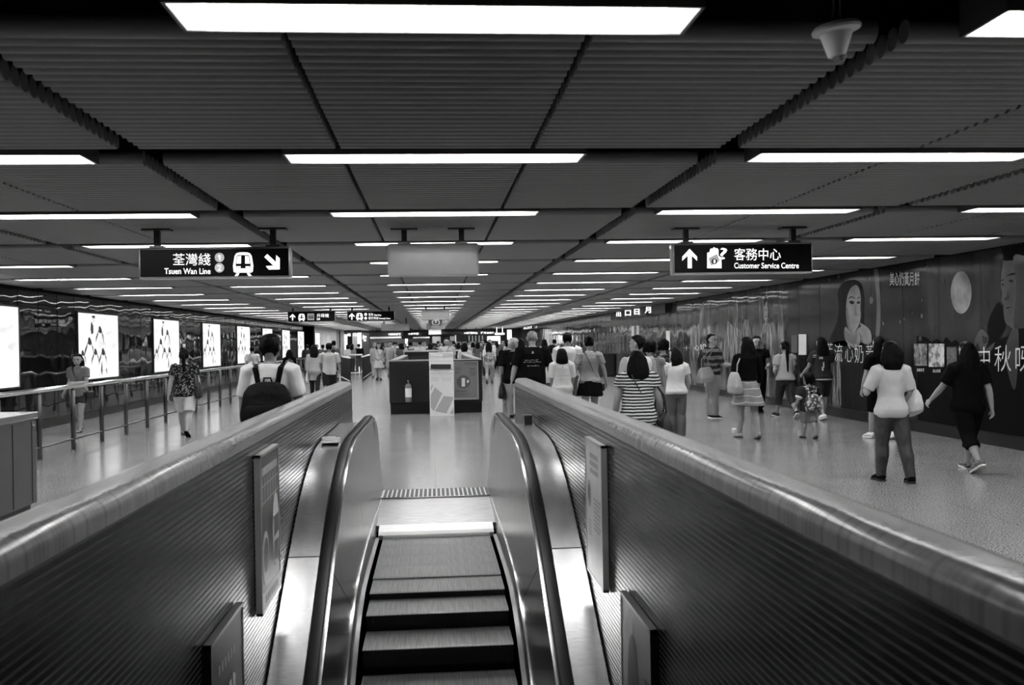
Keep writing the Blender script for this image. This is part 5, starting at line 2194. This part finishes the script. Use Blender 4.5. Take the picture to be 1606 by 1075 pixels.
backpack('pack', 'bulging black backpack of the man close behind the left parapet', mat('pack_black', .006, .7, spec=.08, build=noisy(40, .002, .007, bstr=.3)), .46, .42, .2, .745)
person('rail', 'person in a grey T-shirt walking behind the handrail below the black wall', 122, 19.7, 1.50, 170, 'f', 1., STEP_L, ((14, 10, 78, 40), (-6, 12, 40, -4)), turn=10, nod=-4,
       top=T(mat('cloth_tee', .12, .85), hem=.46, sleeve=.6, d=.02, loose=.8), low=P_(C_denim, upto=.55, d=.018, kind='shorts'), hair=('bob', M_hair, .02), shoes=('sandal', S_grey, C_dark), seen_face=True)
cross_bag('rail', 'dark crossbody strap and bag of the person behind the handrail', L_black, -1)
person('far_strap', 'man in a white shirt with a dark diagonal strap, beyond the handrail', 396, 37, 1.60, -6, 'm', 1., WALK_R, ARMS_R, top=T(C_white, hem=.46, sleeve=.8, d=.02, loose=.8), low=P_(C_dark, upto=.9, d=.02, kind='shorts'), hair=('short', M_hair), vox=.013, group='people along the left aisle')
cross_bag('far_strap', 'dark bag on a diagonal strap, on the man in white beyond the handrail', L_black, 1)
person('far_dark', 'long-haired girl in dark clothes with a dark backpack under the lit posters', 454, 33.5, 1.48, 6, 'f', 1., WALK_L, ARMS_L, top=T(C_black, hem=.46, sleeve=1.2, d=.02, loose=.6), low=P_(C_dark, d=.014), hair=('long', M_hair, .08), vox=.013, group='people along the left aisle')
backpack('far_dark', 'dark patterned backpack of the long-haired girl under the lit posters', mat('pack_dim', .04, .7, build=noisy(20, .01, .12)), .30, .38, .14, .78, straps=False)
person('cardigan', 'woman with long dark hair, pale cardigan and dark leggings walking beside a man in white', 493, 29.4, 1.60, 2, 'f', .98, STEP_L, ARMS0, top=T(C_pale, hem=.36, sleeve=1.7, d=.022, loose=.9), low=P_(C_dark, d=.008), hair=('long', M_hair, .13), shoes=('shoe', C_dark, C_dark), vox=.012)
shoulder_bag('cardigan', 'pale tote hanging at the left side of the woman in the pale cardigan', L_pale, -1, .26, .3, .1, .5)
person('white_man', 'man in a white T-shirt and dark shorts walking beside the woman in a pale cardigan', 516.5, 28.6, 1.64, -2, 'm', 1.06, STEP_R, ((8, 12, 30, 8), (4, 14, 30, 8)), top=T(C_white, hem=.46, sleeve=.8, d=.025, loose=.9), low=P_(C_dark, upto=1.0, d=.03, kind='shorts'), hair=('short', M_hair), vox=.012)
person('tall_pack', 'tall man in grey T-shirt and black shorts with a backpack, ahead of the couple', 524, 45, 1.80, -4, 'm', 1., WALK_R, ARMS_R, top=T(C_grey, hem=.47, sleeve=.7, d=.02, loose=.8), low=P_(C_black, upto=1.0, d=.028, kind='shorts'), hair=('short', M_hair), vox=.014)
backpack('tall_pack', 'black backpack of the tall man ahead of the couple', L_black, .32, .46, .16, .79, straps=False)
person('aisle_a', 'man in a dark jacket by the wall, left of the long-haired woman in a cardigan', 482.5, 52, 1.62, 10, 'm', 1.08, STAND, ARMS0, top=T(C_dark, sleeve=1.8, d=.03, loose=.9), low=P_(C_black), hair=('short', M_hair), vox=.018, group='people along the left aisle')
person('aisle_b', 'person in grey behind the head of the long-haired woman in a cardigan', 497, 54, 1.62, 160, 'm', 1., STAND, ARMS0, top=T(C_mid, sleeve=.8, d=.03, loose=.9), low=P_(C_black), hair=('short', M_hair), vox=.018, group='people along the left aisle')
person('aisle_c', 'person in a dark grey top just left of the man in the white T-shirt', 506.5, 50, 1.60, 0, 'm', 1., STAND, ARMS0, top=T(C_mid, sleeve=.8, d=.03, loose=.9), low=P_(C_black), hair=('short', M_hair), vox=.018, group='people along the left aisle')
person('bar_a', 'person in white behind the left barrier of upright bars', 545, 56, 1.58, 60, 'f', 1., STAND, ARMS0, top=T(C_white, sleeve=.8, d=.03), low=P_(C_dark), hair=('bob', M_hair, .02), vox=.018, group='people behind the barriers')
person('bar_b', 'long-haired person in grey behind the middle barrier', 553, 58, 1.6, -30, 'f', 1., STAND, ARMS0, top=T(C_grey, sleeve=.8, d=.03), low=P_(C_dark), hair=('long', M_hair, .1), vox=.018, group='people behind the barriers')
person('bar_c', 'person in a black jacket behind the barrier nearest the woman with clasped hands', 563, 60, 1.62, 20, 'm', 1.1, STAND, ARMS0, top=T(C_black, sleeve=1.8, d=.03), low=P_(C_mid), hair=('short', M_hair), vox=.018, group='people behind the barriers')
person('clasp', 'woman in a pale dress walking towards the viewer with her hands clasped in front', 594, 44, 1.63, 178, 'f', 1., STEP_L, ((16, 6, 42, 34), (16, 6, 42, 34)), dress=dict(m=mat('cloth_dress', .46, .85), hem=.34, flare=.03, d=.012, top=dict(d=.014, sleeve=0., loose=.2)), hair=('long', M_hair, .06), shoes=('shoe', C_dark, C_dark), vox=.0115, seen_face=True)
cross_bag('clasp', 'small dark pouch held low by the woman with clasped hands', L_black, -1, .16, .12, .06, .5)
person('clasp_b', 'person in pale clothes half hidden behind the woman with clasped hands', 588.5, 47, 1.66, 176, 'f', 1., STEP_R, ARMS0, top=T(C_pale, sleeve=.8, d=.03), low=P_(C_pale, d=.02), hair=('bob', M_hairg, .0), vox=.016)
person('wshorts', 'man in a pale shirt and white shorts walking towards the viewer', 612, 48, 1.70, 182, 'm', 1.04, STEP_L, ARMS_L, top=T(C_pale, sleeve=.7, d=.03, loose=.8), low=P_(C_white, upto=.95, d=.03, kind='shorts'), hair=('short', M_hair), vox=.0125, seen_face=True)
cross_bag('wshorts', 'strap and bag across the man in white shorts', L_grey, 1)
person('darktop', 'woman in a dark top with short dark hair just left of the tiled island', 630, 46, 1.6, 0, 'f', 1.1, STAND, ARMS0, top=T(C_mid, sleeve=.7, d=.03, loose=.8), low=P_(C_grey), hair=('bob', M_hair, .03), vox=.016)
person('blackpack', 'man in white with a black backpack above the island, seen from behind', 644, 44, 1.66, 4, 'm', 1., STAND, ARMS0, top=T(C_white, sleeve=.8, d=.03), low=P_(C_dark), hair=('short', M_hair), vox=.016)
backpack('blackpack', 'black backpack on the man in white above the tiled island', L_black, .3, .46, .15, .8)

# behind the tiled island
person('strap', 'man in a grey polo shirt with a shoulder strap, facing the viewer behind the island', 701, 34.5, 1.75, 176, 'm', 1.05, STAND, ARMS0, top=T(mat('cloth_polo', .34, .85), sleeve=.8, d=.025, loose=.8), low=P_(C_dark), hair=('short', M_hair), vox=.011, seen_face=True)
cross_bag('strap', 'dark bag on the strap of the man in the grey polo shirt', L_black, 1)
person('island_w', 'woman in white with dark shoulder hair behind the island, seen from behind', 729, 34.3, 1.58, -12, 'f', 1., STAND, ((6, 10, 50, 10), (6, 10, 50, 10)), top=T(C_white, sleeve=.8, d=.025, loose=.6), low=P_(C_dark), hair=('long', M_hair, .06), vox=.011)
person('flower_back', 'woman with long hair walking away in a flowered top, right of the island', 767, 38, 1.62, -6, 'f', .96, WALK_R, ARMS_R, top=T(C_white, hem=.46, sleeve=.8, d=.022, loose=.7), low=P_(C_pale, upto=.5, d=.016, kind='shorts'), hair=('long', M_hair, .16), vox=.0115)
backpack('flower_back', 'small flowered backpack on the long-haired woman right of the island', mat('pack_flower', .2, .8, build=noisy(34, .03, .42, p0=.45, p1=.58, detail=1)), .28, .36, .13, .765, straps=False)

# the right-hand group behind the parapet end
person('bald', 'large man with close-cropped grey hair and black printed T-shirt at the parapet end', 835, 18.3, 1.78, -4, 'm', 1.16, STEP_R, ((-6, 20, 14, -2), (4, 18, 18, 2)), top=T(C_black, hem=.45, sleeve=.95, d=.035, loose=.8), low=P_(C_khaki, d=.03, upto=1.05, kind='shorts'), hair=('crop', M_hairg), shoes=('shoe', C_dark, C_dark))
print_on('bald', 'shirt', [(-.02, 1.365, .022, 1.375), (-.004, 1.375, .006, 1.41), (.006, 1.375, .016, 1.395)] + [(x, z + .004 * ((k * 7) % 3), x + w, z + .007 + .004 * ((k * 7) % 3) + .006 * ((k * 5) % 4 == 0)) for z, row in ((1.235, (-.14, .018, -.118, .03, -.084, .012, -.068, .02, -.03, .016, -.008, .024, .022, .014, .045, .03, .08, .018)), (1.20, (-.17, .026, -.14, .014, -.122, .03, -.085, .018, -.06, .03, -.022, .02, .004, .034, .044, .016, .064, .03, .10, .02, .126, .028)), (1.13, (-.1, .03, -.06, .02, -.034, .03, .0, .022, .03, .034, .07, .02, .096, .02))) for k, (x, w) in enumerate(zip(row[::2], row[1::2]))], C_pale, name='lettering')
person('blonde', 'woman with short fair hair, black T-shirt and pale trousers beside the large man', 806, 20.6, 1.66, -14, 'f', 1.16, STEP_L, ((-12, 14, 30, 2), (8, 10, 24, 2)), turn=-25, top=T(C_black, hem=.44, sleeve=.9, d=.035, loose=.8), low=P_(C_pale, d=.03), hair=('curly', mat('hair_fair', .42, .6, build=noisy(60, .18, .36, bstr=.5, bdist=.004))), shoes=('shoe', C_dark, C_dark))
print_on('blonde', 'shirt', [(.05, 1.27, .07, 1.30), (-.05, 1.14, 0, 1.155), (-.06, 1.12, .0, 1.13), (.05, 1.12, .07, 1.16)], C_pale, name='lettering')
shoulder_bag('blonde', 'black bag hanging low at the left of the fair-haired woman', L_black, -1, .30, .34, .14, .62, strapm=L_black)
person('tallblack', 'dark-haired person in black left of the fair-haired woman', 797, 27, 1.64, 4, 'm', 1., STEP_L, ARMS0, top=T(C_black, sleeve=.9, d=.025), low=P_(C_black, d=.015), hair=('short', M_hair), vox=.012)
person('between', 'dark-haired woman glimpsed between the fair-haired woman and the large man', 816, 24.5, 1.66, 10, 'f', 1., STAND, ARMS0, top=T(C_pale, sleeve=.4, d=.02), low=P_(C_dark), hair=('bob', M_hair, .04), vox=.012)
person('whiteback', 'tall man in a white shirt and dark trousers seen from behind', 890, 20.5, 1.75, -2, 'm', 1.1, STAND, ((2, 12, 16, 2), (2, 12, 16, 2)), top=T(C_white, hem=.50, sleeve=1.05, d=.032, loose=.8), low=P_(C_mid, d=.022), hair=('short', M_hair), vox=.010)
person('bobgirl', 'girl with a straight dark bob in a white printed T-shirt', 881, 17.6, 1.45, 0, 'f', 1.06, STAND, ((4, 10, 40, 14), (4, 10, 30, 8)), top=T(C_white, hem=.44, sleeve=.9, d=.03, loose=.9), low=P_(C_white, d=.02, upto=.9, kind='shorts'), hair=('bob', M_hair, .055), vox=.009)
print_on('bobgirl', 'shirt', [(-.008, 1.1, .008, 1.13)] + [(-.10 + k * .024, .965, -.082 + k * .024, .971) for k in range(9)] + [(-.06 + k * .024, .90, -.046 + k * .024, .906) for k in range(5)], C_grey, name='lettering')
person('curlykid', 'curly-haired person in a white T-shirt behind the girl with the bob', 866, 21.5, 1.50, 2, 'm', 1., STAND, ARMS0, top=T(C_white, hem=.46, sleeve=.8, d=.025, loose=.9), low=P_(C_mid), hair=('curly', M_hair), vox=.011)
person('bun', 'woman with her hair tied up, fine striped T-shirt and wide black skirt-trousers', 924, 17.8, 1.66, -3, 'f', 1.04, STEP_R, ((-4, 18, 14, -2), (6, 20, 16, 0)), top=T(C_fine, hem=.50, sleeve=.6, d=.02, loose=.5), low=P_(C_black, kind='skirt', hem=.36, flare=.035, waist=.60, folds=6), hair=('bun', M_hair), vox=.009)
cross_bag('bun', 'thin dark strap across the back of the woman in the fine striped T-shirt', L_black, 1, .2, .15, .06, .5)
person('far_a', 'distant person in a pale top, left of the tall man in white', 854, 38, 1.66, 0, 'f', 1., STAND, ARMS0, top=T(C_pale, sleeve=.8, d=.025), low=P_(C_dark), hair=('bob', M_hair, .04), vox=.015)
person('far_b', 'distant dark-haired person close to the tall man in white', 870, 44, 1.66, 0, 'm', 1., STAND, ARMS0, top=T(C_mid, sleeve=.8, d=.025), low=P_(C_dark), hair=('short', M_hair), vox=.016)
person('vest', 'person with short dark hair in a white sleeveless vest, head turned to the left', 1000, 13.2, 1.65, 4, 'm', .98, STEP_R, ((-8, 16, 12, -2), (6, 10, 20, 2)), turn=48, top=T(C_white, hem=.46, sleeve=.0, d=.022, loose=.7), low=P_(C_dark, d=.02), hair=('short', M_hair), vox=.0085)
person('curly', 'curly dark-haired woman in a striped top, right of the white vest', 1019, 14.6, 1.58, 6, 'f', 1.05, STAND, ARMS0, turn=-20, top=T(C_fine, sleeve=.3, d=.02, loose=.6), low=P_(C_dark), hair=('curly', M_hair), vox=.009)
person('dotted', 'dark-haired woman in a dotted sleeveless top behind the curly-haired woman', 1040, 16.8, 1.58, 0, 'f', 1.05, STAND, ARMS0, top=T(C_dots, sleeve=.3, d=.02, loose=.6), low=P_(C_dark), hair=('curly', M_hair), vox=.0095)
person('stripes', 'woman with long dark hair in a boldly striped top, nearest over the right parapet', 999, 10.6, 1.47, -4, 'f', 1.12, STAND, ((2, 16, 20, 4), (0, 18, 30, 6)), top=T(C_stripe, hem=.46, sleeve=.42, d=.026, loose=.9, flare=.004), low=P_(C_black, d=.014), hair=('long', M_hair, .13), vox=.0075)
cross_bag('stripes', 'thin strap across the back of the boldly striped top', L_black, 1, .1, .08, .04, .5)
shoulder_bag('stripes', 'big black bag at the right side of the boldly striped top', L_black, 1, .36, .32, .16, .42, out=.04)
person('whitetee', 'woman with wavy shoulder-length hair, white T-shirt and grey trousers', 1058, 15.5, 1.45, 4, 'f', 1.16, STAND, ((4, 14, 30, 14), (2, 16, 30, 10)), turn=20, top=T(C_white, hem=.50, sleeve=.55, d=.018, loose=.35), low=P_(mat('cloth_slate', .075, .85), d=.02, loose=.6), hair=('wavy', M_hair, .06), vox=.008)

# before the advert
person('glasses', 'man with glasses and banded shirt standing side-on before the advert', 1117, 19.4, 1.68, -74, 'm', .98, STAND, ((26, 4, 62, 4), (20, 4, 66, 4)), turn=-58, nod=4, top=T(C_check, hem=.46, sleeve=.9, d=.028, loose=.8), low=P_(mat('cloth_cargo', .18, .85), d=.03, loose=1.), hair=('short', M_hair), shoes=('shoe', C_black, S_white), seen_face=True)
t_, s_ = PEOPLE['glasses']
mb = MB()
for sd in (-1, 1):
    mb.tube([s_.headpt(sd * .021 + .016 * cos(a), .060 - .004 * abs(cos(a)), .50 + .085 * sin(a)) for a in [2 * pi * k / 12 for k in range(13)]], [.0016 * s_.h] * 13, n=6, caps=False)
    mb.tube([s_.headpt(sd * .036, .058, .52), s_.headpt(sd * .052, .01, .52)], [.0016 * s_.h] * 2, n=6)
local(mb, 'glasses', M_ink, t_)
shoulder_bag('glasses', 'bulky grey bag slung behind the man with glasses', mat('bag_helmet', .16, .5), 1, .34, .30, .26, .36, y=-.30, tilt=.1, out=-.10)
person('dress', 'woman with long black hair, black cardigan and tiered pale dress, seen from behind', 1171, 15.3, 1.60, 6, 'f', 1., STEP_L, ((6, 10, 60, 26), (2, 10, 16, 4)), top=T(C_black, hem=.58, sleeve=1.5, d=.022, loose=.6, kind='cardigan'), low=P_(C_lines, kind='skirt', hem=.335, flare=.058, waist=.68, folds=8), hair=('long', M_hair, .20), shoes=('sandal', L_grey, C_mid), vox=.008)
shoulder_bag('dress', 'soft grey tote on the left shoulder of the woman in the tiered dress', mat('tote_grey', .3, .7), -1, .36, .34, .16, .26, y=-.10)
person('behind', 'person in dark clothes facing the viewer behind the woman in the tiered dress', 1187, 20.4, 1.62, 172, 'm', 1., STEP_R, ((10, 10, 70, 20), (40, 24, 60, -10)), nod=-4, top=T(C_black, hem=.46, sleeve=.5, d=.024, loose=.8), low=P_(C_black, d=.03, upto=1.9, loose=1.), hair=('short', M_hair), shoes=('shoe', C_black, C_black), seen_face=True)
person('braid', 'woman with a long ponytail, pale T-shirt and dark capri jeans', 1231, 19.0, 1.53, 4, 'f', 1.06, WALK_L, ((-4, 16, 70, 34), (14, 10, 100, 16)), top=T(C_pale, hem=.51, sleeve=.6, d=.018, loose=.4), low=P_(C_denim, upto=1.4, d=.014), hair=('pony', M_hair, .25), shoes=('shoe', C_dark, S_white))
shoulder_bag('braid', 'dark bag on the right shoulder of the woman with the long ponytail', L_black, 1, .30, .32, .13, .30, y=-.06)
person('number', 'woman with very long hair, dark jersey with white bands and denim shorts', 1288, 18.4, 1.57, 6, 'f', 1.1, STEP_R, ((22, 12, 34, 0), (2, 10, 20, 4)), top=T(mat('cloth_jersey', .006, .85), hem=.47, sleeve=.6, d=.024, loose=.7), low=P_(C_denim, upto=.9, d=.022, kind='shorts'), hair=('long', M_hair, .22), shoes=('shoe', S_white, S_white))
print_on('number', 'shirt', [(-.20, .76, .20, .785), (-.21, 1.19, -.15, 1.205), (-.21, 1.225, -.15, 1.24), (-.1, 1.16, -.085, 1.2), (-.075, 1.16, -.06, 1.2), (-.05, 1.16, -.035, 1.2), (-.035, 1.0, -.01, 1.1), (-.06, .94, -.03, 1.01)], C_white, name='stripe')
shoulder_bag('number', 'dark bag at the left hip of the woman in the white-banded jersey', L_black, -1, .24, .2, .1, .40)
person('boy', 'small boy in a dark T-shirt with white trim and rolled shorts', 1267, 15.1, .97, 6, 'm', 1.22, STEP_L, ((2, 18, 30, 4), (2, 18, 30, 4)), top=T(C_dark, hem=.44, sleeve=.75, d=.02, loose=.8), low=P_(C_khaki, upto=1.05, d=.024, kind='shorts'), hair=('short', M_hair), shoes=('shoe', S_grey, C_dark), hs=1.5, vox=.0075)
t_, s_ = PEOPLE['boy']
for i in (0, 1):
    mb = MB()
    sh_, e_, *_r = s_.arm[i]
    p = s_.M(sh_.lerp(e_, .73))
    q = s_.M(sh_.lerp(e_, .78))
    mb.tube([p, q], [.061, .062], n=16)
    local(mb, 'sleeve_trim', C_white, t_)
backpack('boy', 'small grey patterned backpack on the boy', mat('pack_child', .22, .8, build=noisy(24, .05, .5, (1, 1, 1), .52, .6, detail=1)), .24, .28, .11, .735)
person('polo', 'woman with long dark hair in a white polo shirt and jeans, walking away', 1396, 10.4, 1.53, -4, 'f', 1.0, ((12, 5, 0, 0), (-8, 5, 4, 6)), ((6, 24, 96, 30), (0, 14, 46, 14)), top=T(mat('cloth_polo_white', .42, .85), hem=.47, sleeve=.85, d=.016, loose=.35), low=P_(mat('jeans', .035, .8, build=noisy(26, .022, .045, (1, 1, .3))), d=.014), hair=('long', M_hair, .06), shoes=('shoe', C_black, C_dark), vox=.0075)
shoulder_bag('polo', 'pale grey handbag under the arm of the woman in the polo shirt', L_pale, 1, .36, .26, .13, .27, y=.02, tilt=-.25, out=.02)
person('hidden', 'long-haired person in a dark T-shirt half hidden behind the woman in the polo shirt', 1378, 14.8, 1.57, 6, 'f', 1., STEP_L, ((6, 12, 10, 0), (2, 8, 10, 2)), top=T(C_black, hem=.47, sleeve=.7, d=.02, loose=.7), low=P_(C_black, upto=1., d=.016, kind='shorts'), hair=('long', M_hair, .12), shoes=('shoe', S_white, S_white), vox=.009)
person('black', 'woman all in black with long hair and sneakers, rightmost of the walkers', 1516, 11.1, 1.52, 2, 'f', 1.12, ((-22, 16, 30), (16, 4, -6)), ((28, 20, 16, -4), (-14, 14, 14, 0)), top=T(C_black, hem=.46, sleeve=.75, d=.026, loose=.85), low=P_(C_black, upto=1.42, d=.020), hair=('long', M_hair, .14), shoes=('shoe', S_grey, S_white), vox=.0075)
t = tag(MB().box((on_z(1149, 676).x, on_z(1149, 676).y, 0), (on_z(1149, 676).x + .07, on_z(1149, 676).y + .05, .04), .008).build('paper_scrap', M_paper), 'small scrap of crumpled white paper on the floor before the tiered dress', 'litter')

# ------------------------------------------------------------------ the crowd at the far end
KINDS = []
rnd = random.Random(11)
defs = [('m', C_white, C_dark, 'short', 0), ('f', C_pale, C_denim, 'bob', .03), ('m', C_black, C_dark, 'short', 0), ('f', C_mid, C_black, 'long', .1), ('m', C_dark, C_khaki, 'short', 0),
        ('f', C_white, C_mid, 'long', .06), ('m', C_mid, C_denim, 'crop', 0), ('f', C_dark, C_pale, 'pony', .1)]
CG = 'distant crowd at the far end of the concourse'
CLAB = 'person in the distant crowd that fills the far end of the concourse'
for i, (sx, a, c, hs_, ln) in enumerate(defs):
    nm = f'crowd{i}'
    px = (650, 742, 757, 779, 664, 716, 789, 682)[i]
    t_, s_ = person(nm, CLAB, px, 50 + 2.5 * i, 1.70 if sx == 'm' else 1.59, 0 if i % 2 else 180, sx, 1.04, STEP_L if i % 3 else STAND, ARMS0, top=T(a, sleeve=.8, d=.025, loose=.7), low=P_(c, d=.018), hair=(hs_, M_hair, ln), vox=.021, group=CG, seen_face=(i % 2 == 0))
    KINDS.append(t_)
slots = []
for k in range(150):
    Y = 44 + 35 * (k / 150) ** .8 + rnd.uniform(-.6, .6)
    px = rnd.uniform(648, 822) if k % 6 else rnd.uniform(600, 660)
    x = on_y(px, 560, Y).x
    if Y < 51.5 and -1.6 < x < 1.8:
        Y += 12
        x = on_y(px, 560, Y).x
    if any((x - a) ** 2 + (Y - c) ** 2 < .62 for a, c in slots):
        continue
    if any((x - o.location.x) ** 2 + (Y - o.location.y) ** 2 < .7 for o in KINDS) or any((x - q[0].location.x) ** 2 + (Y - q[0].location.y) ** 2 < .8 for q in PEOPLE.values()):
        continue
    slots.append((x, Y))
    src = KINDS[rnd.randrange(8)]
    dup(src, (x, Y, 0), None, radians(rnd.choice((0, 180)) + rnd.uniform(-25, 25)))

bpy.data.scenes.remove(TMP)
